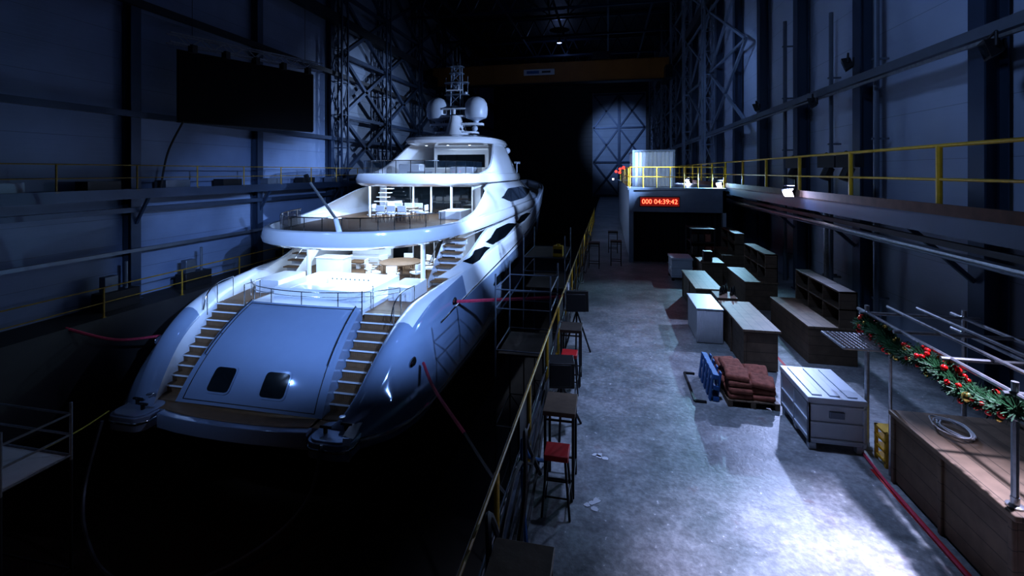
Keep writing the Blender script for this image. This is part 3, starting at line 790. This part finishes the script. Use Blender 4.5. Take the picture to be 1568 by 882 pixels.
b=Y(); b.grid([[Vector((3.9+.04*math.sin(k*2)+.05*j,11.55-.05*math.sin(k*1.3)-.05*(k>0),-3.2-.12*k)) for j in range(6)] for k in range(6)],'cloth_w')
b.grid([[Vector((3.85+.08*j,11.6+.14*k+.03*math.sin(j*2+k),-3.2+.03*k+.04*math.sin(j+k))) for j in range(5)] for k in range(5)],'cloth_w'); b.build('protective_cloth',yacht)

b=B(); b.path([(CX+5.2,17.6,-1.0),(-4.2,17.3,-0.75),(-2.4,17.0,-0.5),(-1.2,16.8,-0.3)],0.07,'rope_red'); b.build('mooring_rope')
b=B(); b.path([(CX+5.3,13.9,-1.95),(-5.0,12.8,-2.2),(-3.6,11.3,-2.5)],0.05,'rope_red'); b.path([(-3.6,11.3,-2.5),(-2.4,9.8,-2.6),(-1.3,8.2,-2.2)],0.04,'rope_dark'); b.build('mooring_rope')
b=B(); b.path([(CX-5.3,14.2,-1.95),(-17.2,13.2,-1.8),(-18.3,12.4,-1.2)],0.05,'rope_red'); b.build('mooring_rope')
b=B(); b.path([(CX+3.4,11.3,-3.3),(CX+3.2,11.0,-4.6),(CX+2.2,10.4,-5.6),(CX+0.5,9.8,-6.3),(CX-1.5,9.6,-6.35),(CX-3.2,10.2,-6.0),(CX-4.1,10.8,-5.2),(CX-4.0,11.2,-3.4)],0.05,'steel_grey'); b.build('shore_hose')
b=B(); b.path([(CX-4.0,11.4,-3.2),(-14.6,10.2,-3.1),(-13.6,8.5,-2.6),(-13.0,7.95,-2.05)],0.02,'rope_y'); b.build('mooring_rope')

def scaffold(name,x0,x1,y0,y1,zs,ztop,mn='galv',deck='plastic_w',decks=(),r=.03,mshade=None,zsplit=-99):  # lower tubes can be coloured black to stand in for basin shade
    b=B()
    for x in (x0,x1):
        for y in (y0,y1):
            if mshade: b.tube((x,y,zs[0]),(x,y,zsplit),r,mshade); b.tube((x,y,zsplit),(x,y,ztop),r,mn)
            else: b.tube((x,y,zs[0]),(x,y,ztop),r,mn)
    for i,z in enumerate(zs[1:]):
        m=mshade if (mshade and z<zsplit) else mn
        b.tube((x0,y0,z),(x1,y0,z),r*.8,m); b.tube((x0,y1,z),(x1,y1,z),r*.8,m); b.tube((x0,y0,z),(x0,y1,z),r*.8,m); b.tube((x1,y0,z),(x1,y1,z),r*.8,m)
    for i in range(len(zs)-1):
        m=mshade if (mshade and zs[i+1]<zsplit+.1) else mn
        if mshade and zs[i+1]>zsplit: continue
        b.tube((x0,y0,zs[i]),(x1,y0,zs[i+1]),r*.7,m); b.tube((x1,y1,zs[i]),(x0,y1,zs[i+1]),r*.7,m); b.tube((x1,y0,zs[i]),(x1,y1,zs[i+1]),r*.7,m)
    for z in decks: b.box(x0+.05,x1-.05,y0+.05,y1-.05,z-.05,z,deck)
    return b.build(name)
scaffold('scaffold_platform',-16.5,-11.5,6.7,7.9,(ZB,-4.5,-2.0,-1.55,-1.1),-0.85,decks=(-2.0,),mshade='black',zsplit=-2.1)
scaffold('scaffold_tower',-2.9,-1.45,11.8,13.6,(ZB,-4.5,-2.5,-.5,0.6,1.1),1.5,'steel_grey','wood_dark',(-.6,),r=.022,mshade='black',zsplit=-1.2)
scaffold('scaffold_tower',-3.0,-1.5,16.5,19,(ZB,-4.5,-2.5,-.5,0.6,1.1),1.9,'steel_grey','wood_dark',(0.0,1.1),r=.022,mshade='black',zsplit=-1.2)
b=B(); b.box(-1.95,-1.6,16.6,16.95,1.12,1.5,'yellow'); b.tube((-1.78,16.78,1.5),(-1.78,16.78,1.56),.08,'yellow'); b.box(-1.93,-1.62,16.58,16.6,1.25,1.4,'black'); b.build('site_junction_box',bevel=.02)

# ---------------------------------------------------------------- walkway furniture
def bar_table(x,y,w=.5,l=.55,h=1.1,top='wood_dark'):
    b=B(); b.box(x-w/2,x+w/2,y-l/2,y+l/2,h-.06,h,top)
    for sx in (-1,1):
        for sy in (-1,1): b.beam((x+sx*(w/2-.03),y+sy*(l/2-.03),0),(x+sx*(w/2-.03),y+sy*(l/2-.03),h-.06),.035,.035,'steel_dark')
    for z in (.22,h-.12):
        for sx in (-1,1): b.beam((x+sx*(w/2-.03),y-l/2+.03,z),(x+sx*(w/2-.03),y+l/2-.03,z),.025,.025,'steel_dark')
        for sy in (-1,1): b.beam((x-w/2+.03,y+sy*(l/2-.03),z),(x+w/2-.03,y+sy*(l/2-.03),z),.025,.025,'steel_dark')
    b.build('bar_table',bevel=.006)
def bar_stool(x,y,h=.75,mn='red'):
    b=B(); w=.30
    b.box(x-w/2,x+w/2,y-w/2,y+w/2,h-.07,h,mn)
    for sx in (-1,1):
        for sy in (-1,1): b.beam((x+sx*(w/2+.02),y+sy*(w/2+.02),0),(x+sx*(w/2-.04),y+sy*(w/2-.04),h-.07),.03,.03,'steel_dark')
    for z in (.25,):
        for s in (-1,1): b.beam((x+s*(w/2),y-w/2,z),(x+s*(w/2),y+w/2,z),.022,.022,'steel_dark'); b.beam((x-w/2,y+s*(w/2),z),(x+w/2,y+s*(w/2),z),.022,.022,'steel_dark')
    b.build('bar_stool',bevel=.012)
bar_table(-.68,3.5,.5,.6,top='wood'); bar_table(-.62,6.2,.42,.55,top='wood'); bar_stool(-.62,5.72)
bar_table(-.72,9.3,.42,.5); bar_stool(-.72,8.85); bar_table(-.6,20.5,.5,.6)
bar_table(.35,21.2,.5,.5,1.1,'wood_dark'); bar_table(.25,24.5,.5,.5)
def speaker(x,y,z,w,d_,h,rx=-.2):
    b=B(); b.obox((x,y,z),(w,d_,h),'black',rx=rx,rz=.15); b.obox((x,y-d_/2-.01,z),(w*.85,.02,h*.85),'steel_dark',rx=rx,rz=.15)
    for s in (-1,1): b.tube((x,y,z-h/2),(x+s*.3,y+.25,0),.02,'steel_dark'); 
    b.tube((x,y,z-h/2),(x,y-.35,0),.02,'steel_dark'); b.build('stage_monitor',bevel=.01)
speaker(-.7,10.6,1.25,.5,.35,.45); speaker(-.74,7.5,.95,.4,.3,.42,.1)
b=B(); b.path([(-.95,4.6,.02),(-.9,5.0,.6),(-.95,5.3,1.15),(-1.0,5.8,.7),(-.9,6.2,.1)],.03,'rope_dark'); b.path([(-.85,4.9,.02),(-.95,5.2,.4),(-1.0,5.4,1.0),(-1.0,5.9,.5),(-.85,6.6,.03)],.025,'pallet_blue'); b.path([(-1.0,3.2,.02),(-.95,3.6,.9),(-1.02,3.9,1.2),(-1.0,4.4,.5),(-.9,4.8,.03)],.03,'rope_dark'); b.build('cable_bundle')
b=B(); 
for k in range(3): b.prism([(0+.02*k,0),(.28,-.05),(.3,.35),(.05,.3)],'x',-1.03+.02*k,-1.02+.02*k,'cloth_w')
for i,v in enumerate(b.v): b.v[i]=Vector((v.x,v.y+11.6,v.z+1.0))
b.build('paper_notice')

bo=empty('site_booth',(3.2,33,0))
b=B(); b.box(1.0,1.12,22,45,0,3.35,'wall_white'); b.box(1.0,5.15,22.0,22.15,2.35,3.35,'steel_lt'); b.box(0.9,5.18,21.95,45,3.35,3.45,'steel_lt'); b.box(5.0,5.15,22,45,0,3.35,'wall_white'); b.box(1.0,5.15,44.9,45,0,3.35,'wall_white')
b.box(.95,1.15,21.95,22.2,0,3.35,'steel_lt'); b.build('shell',bo)
b=B(); rows=[[Vector((1.15+3.85*i/90,22.3+.06*math.sin(i*1.1)+.03*math.sin(i*2.7),z)) for i in range(91)] for z in (0.02,2.36)]; b.grid(rows,'curtain'); b.build('black_curtain',bo)
b=B(); b.box(1.45,3.15,21.9,22.02,2.62,3.02,'led_panel'); b.box(1.42,3.18,21.95,22.02,2.58,3.06,'black'); b.build('display_case',bo)
cu=bpy.data.curves.new('display_digits','FONT'); cu.body='000 04:39:42'; cu.size=.30; cu.extrude=.005; cu.align_x='CENTER'; cu.align_y='CENTER'; cu.materials.append(M['led_red'])
to=bpy.data.objects.new('display_digits',cu); to.location=(2.3,21.88,2.82); to.rotation_euler=(math.pi/2,0,0); sc.collection.objects.link(to); to.parent=bo; to.matrix_parent_inverse=Matrix.Translation(bo.location).inverted()
b=B(); x0,x1,y0,y1,z0,z1=1.25,3.2,24,28,3.46,5.2
n=40; rows=[[Vector((x0+(x1-x0)*i/n,y0+(.04 if i%4<2 else 0),z)) for i in range(n+1)] for z in (z0,z1)]; b.grid(rows,'plastic_w')
b.box(x0,x1,y0+.06,y1,z0,z1,'plastic_w'); b.box(x0-.05,x1+.05,y0-.05,y1,z1,z1+.08,'steel_lt')
for x in (x0,x1): b.box(x-.05,x+.05,y0-.04,y0+.06,z0,z1,'steel_lt')
b.build('container_cabin')
b=B()
for x in (1.0,1.6,2.2,2.8,3.4,4,4.6,5.1): b.tube((x,22.2,3.45),(x,22.2,4.4),.025,'yellow')
b.tube((1.0,22.2,4.4),(5.1,22.2,4.4),.025,'yellow'); b.tube((1.0,22.2,3.95),(5.1,22.2,3.95),.02,'yellow'); b.tube((1.0,22.2,4.4),(1.0,40,4.4),.025,'yellow'); b.tube((1.0,22.2,3.95),(1.0,40,3.95),.02,'yellow')
for k in range(7): b.tube((1.0,24+2.5*k,3.45),(1.0,24+2.5*k,4.4),.025,'yellow')
b.build('roof_guardrail',bo)
b=B()
for k,(x,y,z) in enumerate(((.8,25,4.4),(.65,27,4.15),(.7,28,4.35),(.5,30,4.2))): b.sph((x,y,z),.08,'lamp_red',10,6); b.tube((x,y,z),(1.0,y,4.4),.01,'black')
b.sph((.3,28,3.75),.05,'lamp_on',8,5); b.tube((.3,28,3.75),(1.0,28,3.9),.01,'black')
b.build('red_warning_lights')

def counter(x0,x1,y0,y1,h,name='timber_bar_counter',body='wood',top='wood_top'):
    b=B(); b.box(x0+.03,x1-.03,y0+.03,y1-.03,0.02,h-.05,body); b.box(x0-.02,x1+.02,y0-.02,y1+.02,h-.05,h,top); b.box(x0+.06,x1-.06,y0+.06,y1-.06,0,.03,'black')
    for yy in (y0,(y0+y1)/2,y1):
        b.box(x0,x0+.05,yy-.03 if yy>y0 else yy,yy+.03 if yy<y1 else yy,0,h-.05,body)
    return b.build(name,bevel=.008)
counter(2.8,3.5,10.5,12.7,.88); counter(2.45,3.15,13.9,16.4,.88)
b=B(); b.box(2.15,2.72,12.0,13.4,0.01,.82,'cloth_w'); 
for k in range(20): b.tube((2.15+.03*(k%20),11.995,0.02),(2.15+.03*(k%20),11.995,.8),.018,'cloth_w',6)
b.box(2.12,2.75,11.97,13.43,.82,.85,'plastic_w'); b.build('draped_table',bevel=.015)
b=B(); 
for k in range(5): b.rev((2.95+.09*k,13.2+.12*(k%3),.0),[(.04,.9),(.045,.95),(.03,1.06),(.015,1.12)],'glass',10)
b.box(2.8,3.3,12.9,13.6,.0,.9,'wood'); b.build('bar_bottles')
def hutch(x0,x1,y0,y1,h,zt,nx=3):
    b=B()
    b.box(x0,x1,y0,y1,0.0,h-.05,'wood'); b.box(x0-.02,x1+.02,y0-.02,y1+.02,h-.05,h,'wood_top')
    xa=x1-.35
    b.box(x1-.03,x1,y0,y1,h,zt,'wood_dark'); b.box(xa,x1,y0,y1,zt-.04,zt,'wood')
    zm=(h+zt)/2; b.box(xa,x1,y0,y1,zm-.02,zm+.02,'wood')
    for k in range(nx+1):
        y=y0+(y1-y0-.04)*k/nx; b.box(xa,x1,y,y+.04,h,zt,'wood')
    b.build('back_bar_shelf',bevel=.006)
hutch(4.3,5.25,11.2,13.6,.82,1.6,3); hutch(4.1,5.0,15.2,17.4,.85,1.7,3)
hutch(4.35,5.15,19.2,21.4,.95,1.8,2)
b=B(); b.box(3.78,5.3,5.25,7.15,0.03,.9,'wood'); b.box(3.74,5.34,5.2,7.2,.9,.96,'wood_top'); b.box(3.85,5.2,5.3,7.1,0,.04,'black')
for y in (5.24,6.2,7.1): b.box(3.75,3.8,y,y+.06,0,.9,'wood')
b.box(5.2,5.26,5.2,7.2,.96,1.06,'wood'); b.build('timber_bar_counter',bevel=.01)
b=B()
for k in range(5):
    ox,oy=random.uniform(-.08,.08),random.uniform(-.06,.06); rx_,ry_=.12+.06*random.random(),.22+.08*random.random(); ph=random.random()*6
    pts=[(4.2+ox+rx_*math.cos(a*.6+ph)*random.uniform(.85,1.1),6.75+oy+ry_*math.sin(a*.6+ph)*random.uniform(.85,1.1),.972+.012*k) for a in range(11)]
    b.path(pts,.009,'cloth_w')
b.build('coiled_rope')
b=B(); b.rev((4.65,5.9,.962),[(.24,0),(.26,.02),(.26,.04),(.22,.045),(.2,.02)],'steel_dark',28); b.build('serving_tray')
b=B(); zt=2.05
for x in (3.85,5.1):
    for y in (5.35,7.95):
        b.tube((x,y,0.96 if y<7 else 0),(x,y,zt+.12),.03,'galv')
        b.rev((x,y,.96 if y<7 else 0),[(.07,0),(.07,.02),(.035,.03),(.035,.1)],'galv',12)
for z in (zt,zt-.22):
    for x in (3.85,5.1): b.tube((x,4.9,z),(x,8.2,z),.026,'galv')
for y in (5.35,6.2,7.1,7.95): b.tube((3.75,y,zt),(5.3,y,zt),.024,'galv')
for x in (4.25,4.65): b.tube((x,4.9,zt+.05),(x,8.2,zt+.05),.022,'galv')
for (x,y) in ((3.85,5.35),(3.85,7.95),(5.1,5.35),(5.1,7.95)): 
    for z in (zt,zt-.22): b.sph((x,y,z),.045,'galv',10,6)
b.build('pipe_canopy_frame')
b=B()
for i in range(10): b.tube((3.27+.06*i,7.3,1.72),(3.27+.06*i,8.0,1.72),.007,'galv',5)
for i in range(12): b.tube((3.25,7.3+.063*i,1.72),(3.82,7.3+.063*i,1.72),.007,'galv',5)
for x in (3.25,3.82): b.tube((x,7.3,1.71),(x,8,1.71),.015,'galv'); 
for y in (7.3,8.0): b.tube((3.25,y,1.71),(3.86,y,1.71),.015,'galv')
b.tube((3.82,7.3,0),(3.82,7.3,1.72),.02,'galv'); b.build('wire_mesh_shelf')
b=B(); random.seed(3)
def gp(t): return Vector((3.80+.02*math.sin(t*9),8.0-2.75*t,1.86+.05*math.sin(t*14)+.02*math.sin(t*40)))
for k in range(4200):
    t=random.random(); c=gp(t); a=random.random()*6.283; r=.04+.09*random.random()
    dirv=Vector((math.cos(a),random.uniform(-.7,.7),math.sin(a))).normalized()
    p=c+dirv*r*.2; q=c+dirv*(r+.05); w=dirv.orthogonal().normalized()*.009
    b.add([p-w,p+w,q+w*.5,q-w*.5],[(0,1,2,3)],'green')
b.path([gp(i/20) for i in range(21)],.05,'green')
for k in range(95):
    t=random.random(); c=gp(t); a=random.random()*6.283; rr=random.choice((.022,.03,.036))
    b.sph(c+Vector((math.cos(a)*.12,0,math.sin(a)*.12)),rr,random.choice(('bauble_red','bauble_red','bauble_red','bauble_red','gold')),10,7)
b.sph(gp(.82)+Vector((-.1,0,-.02)),.055,'gold',14,10)
for s in (-1,1): b.path([gp(.12)+Vector((0,0,0)),gp(.12)+Vector((-.03,s*.1,-.05)),gp(.12)+Vector((-.02,s*.07,-.18))],.02,'red')
b.build('christmas_garland')
b=B(); x0,x1,y0,y1=2.98,3.72,7.75,8.85
b.box(x0,x1,y0,y1,.1,.74,'plastic_w'); b.box(x0-.03,x1+.03,y0-.03,y1+.03,.72,.8,'plastic_w')
for i in range(3): b.box(x0+.06+.24*i,x0+.2+.24*i,y0+.05,y1-.05,.8,.815,'plastic_w')
for x in (x0,x1-.1):
    for y in (y0,y1-.1): b.box(x,x+.1,y,y+.1,0,.1,'plastic_w')
b.box(x0,x1,(y0+y1)/2-.05,(y0+y1)/2+.05,0.03,.1,'plastic_w')
for z in (.15,.4,.66): b.box(x0-.02,x1+.02,y0-.02,y1+.02,z,z+.035,'plastic_w')
for y in (y0-.02,(y0+y1)/2-.02,y1-.02): b.box(x0-.02,x0+.02,y,y+.04,.1,.72,'plastic_w')
for x in (x0-.02,x1-.02): b.box(x,x+.04,y0-.02,y0+.02,.1,.72,'plastic_w')
b.box(x0+.27,x0+.47,y0-.03,y0,.5,.6,'steel_lt'); b.build('plastic_pallet_box',bevel=.01)
b=B(); x0,x1,y0,y1=2.4,3.15,18.6,19.6
b.box(x0,x1,y0,y1,.12,.8,'plastic_w'); b.box(x0-.03,x1+.03,y0-.03,y1+.03,.8,.88,'plastic_w')
for x in (x0,x1-.1):
    for y in (y0,y1-.1): b.box(x,x+.1,y,y+.1,0,.12,'steel_dark')
for z in (.2,.5): b.box(x0-.02,x1+.02,y0-.02,y1+.02,z,z+.04,'plastic_w')
b.build('plastic_pallet_box',bevel=.01)
b=B()
for x in (3.84,4.1): 
    for y in (7.45,7.7): b.box(x,x+.035,y,y+.035,0,.5,'yellow')
for z in (.06,.2,.34,.47): b.box(3.84,4.14,7.44,7.74,z,z+.03,'yellow')
b.build('slatted_crate')
b=B()
for k in range(5): b.obox((1.86,9.05+.24*k,.25),(.025,.12,.5),'pallet_blue',ry=.12)
for z in (.05,.25,.45): b.obox((1.93,9.53,z),(.1,1.1,.08),'pallet_blue',ry=.12)
for k in range(4): b.obox((2.0,9.1+.28*k,.26),(.025,.12,.5),'pallet_blue',ry=.12)
b.build('blue_pallet',bevel=.005)
b=B()
for k in range(5): b.box(2.1,2.95,8.85+.25*k,8.97+.25*k,.1,.12,'wood_top')
for x in (2.1,2.48,2.87): b.box(x,x+.08,8.85,9.97,0,.1,'wood_top')
b.build('wooden_pallet')
b=B(); random.seed(5)
for col,x in enumerate((2.3,2.72)):
    for row,y in enumerate((9.05,9.42,9.78)):
        for lay in range((4,4,3)[row]-col):
            b.obox((x+random.uniform(-.04,.04),y+.03*lay+random.uniform(-.03,.03),.2+.10*lay),(.40,.36,.095),'terra',rz=random.uniform(-.2,.2),rx=.22+random.uniform(-.05,.05),ry=random.uniform(-.08,.08))
b.build('folded_blanket_stack',bevel=.04,seg=3)
b=B()
for (p,q) in (((1.55,8.9),(1.55,10.1)),((1.55,8.9),(1.75,8.9)),((1.55,10.1),(1.75,10.1))): b.beam((p[0],p[1],.02),(q[0],q[1],.02),.04,.04,'black')
b.build('folded_frame')
b=B()
for x in (3.3,4.2):
    for y in (19.8,21): b.tube((x,y,0),(x,y,1.9),.025,'steel_dark')
for z in (.3,.8,1.3,1.85):
    b.box(3.3,4.2,19.8,21,z,z+.03,'steel_dark')
    if z<1.8:
        for k in range(3): b.obox((3.5+.25*k,20.3,z+.18),(.2,.5,.3),('wood_dark','steel_dark','terra')[k])
b.build('storage_rack')
b=B(); b.box(3.3,4.0,17.6,18.6,0,.9,'wood'); b.box(3.25,4.05,17.55,18.65,.9,.95,'wood_top'); b.box(3.4,3.7,17.8,18.1,.95,1.3,'black'); b.build('timber_bar_counter',bevel=.01)
b=B(); b.box(3.62,3.70,2.5,7.4,0,.004,'red'); b.box(3.72,3.78,9.4,16,0,.004,'red'); b.path([(3.6,2.5,.02),(3.63,5,.02),(3.66,7,.02),(3.76,8.5,.02),(3.8,9.6,.02)],.02,'rope_red'); b.build('floor_marking_tape')
b=B()
for (x,y) in ((-.12,6.9),(-.18,5.9)):
    for j in range(4):
        cx,cy=x+random.uniform(-.1,.1),y+random.uniform(-.08,.08)
        P=[(cx+.05*math.cos(a)*random.uniform(.5,1.2),cy+.05*math.sin(a)*random.uniform(.5,1.2)) for a in [k*.9 for k in range(7)]]
        b.prism(P,'z',0.001,.006,'cloth_w')
b.build('paper_scraps')
for y in (14,17.5,24):
    b=B(); b.box(-19.4,-18.8,y,y+1.4,-1.2,-.5,'steel_dark'); b.box(-19.3,-19,y+.2,y+.7,-.5,.1,'steel_grey'); b.tube((-19,y+1,-.5),(-19,y+1,.6),.06,'steel_grey'); b.build('pump_unit',bevel=.02)

# ---------------------------------------------------------------- lights
def spot(loc,tgt,pw,col=(.6,.75,1),ang=60,blend=.6,rad=.25,name='hall_spot'):
    l=bpy.data.lights.new(name,'SPOT'); l.energy=pw; l.color=col; l.spot_size=math.radians(ang); l.spot_blend=blend; l.shadow_soft_size=rad
    o=bpy.data.objects.new(name,l); o.location=loc; o.rotation_euler=(Vector(tgt)-Vector(loc)).to_track_quat('-Z','Y').to_euler(); sc.collection.objects.link(o)
def area(loc,sx,sy,pw,col=(.7,.85,1),name='deck_light',rot=(0,0,0)):
    l=bpy.data.lights.new(name,'AREA'); l.shape='RECTANGLE'; l.size=sx; l.size_y=sy; l.energy=pw; l.color=col
    o=bpy.data.objects.new(name,l); o.location=loc; o.rotation_euler=rot; sc.collection.objects.link(o)
BL=(.33,.53,1.0); BW2=(.46,.64,1.0)
spot((5.0,3.0,8.5),(-11,18,1),14000,BL,36,.5,.09)
spot((2.5,2.0,8.5),(-11,18,1),6000,BL,36,.6,.09)
spot((5.9,20,7.0),(-9,26,1.5),22000,BW2,44,.6,.15)
spot((5.9,27,6.5),(-14,35,5),9000,BW2,50,.6,.15)
spot((5.9,36,7.0),(-7,46,2),7000,BL,50,.6,.15)  # extra spot added to brighten the bow
spot((-10,20,20.5),(-11,25,0),24000,BW2,40,.6,.3)
spot((-17,3,8),(-12,16,-1),2600,BL,42,.7,.3)
area((CX,20,1.12),6,6,380,(.62,.80,1))
area((CX,25.3,3.34),5,3,300,(.62,.80,1))
area((CX,31.5,6.02),3.5,2,120,(.62,.80,1))
VI=(.50,.60,1.0)
spot((5.0,14.3,3.9),(1.6,10.5,0),900,VI,120,.7,.08,'work_light_beam')
spot((5.0,22.5,3.9),(1.4,18,0),1300,(.38,.72,1),120,.7,.08,'work_light_beam')
spot((5.0,31,3.9),(0,28,0),700,VI,120,.7,.08,'work_light_beam')
spot((4.9,6.0,6.0),(2.75,5.0,0),5200,(.68,.68,1),42,1.0,.12,'work_light_beam')
spot((1.5,8,12),(1.4,9,0),3400,(.44,.58,1),46,.9,.3)
spot((0,14,9),(2.5,24,4.5),1600,(.6,.75,1),30,.8,.2)  # spot added to brighten the cabin on the booth roof
spot((0,6,10),(7,14,5),750,BL,80,.8,.5)
spot((2,22,12),(7,30,6),600,BL,90,.8,.5)
spot((-6,46,12),(-20,36,9),4500,BW2,46,.8,.3)
spot((-2,60,14),(2,80,9),7000,BL,40,.8,.5)
spot((-7,5,0.5),(-12,9,-6.5),60,(1,.55,.3),80,1,.2)
for (x,y) in ((-6,10),(-6,34),(-6,58)):  # invented ceiling lamps, added for dim blue ambient fill
    b=B(); b.rev((x,y,ZC-1.6),[(.35,0),(.3,.15),(.12,.4),(.1,.6),(.02,1.4)],'steel_dark',16); b.rev((x,y,ZC-1.62),[(.3,0),(.3,.015)],'fill_lamp_blue',16); b.build('added_fill_lamp')
    l=bpy.data.lights.new('added_fill_glow','POINT'); l.energy=90; l.color=(.3,.45,1); l.shadow_soft_size=.01
    o=bpy.data.objects.new('added_fill_glow',l); o.location=(x,y,ZC-2.2); sc.collection.objects.link(o)
w=bpy.data.worlds.new('World'); sc.world=w; w.use_nodes=True
w.node_tree.nodes['Background'].inputs[0].default_value=(.05,.08,.16,1); w.node_tree.nodes['Background'].inputs[1].default_value=.05

# ---------------------------------------------------------------- camera
cam=bpy.data.cameras.new('camera'); co=bpy.data.objects.new('camera',cam); sc.collection.objects.link(co)
cam.sensor_width=36; cam.lens=16.2; cam.shift_y=-0.11375; cam.clip_end=300
co.location=(0,0,4.2); co.rotation_euler=(math.pi/2,0,math.radians(11.77))
sc.camera=co
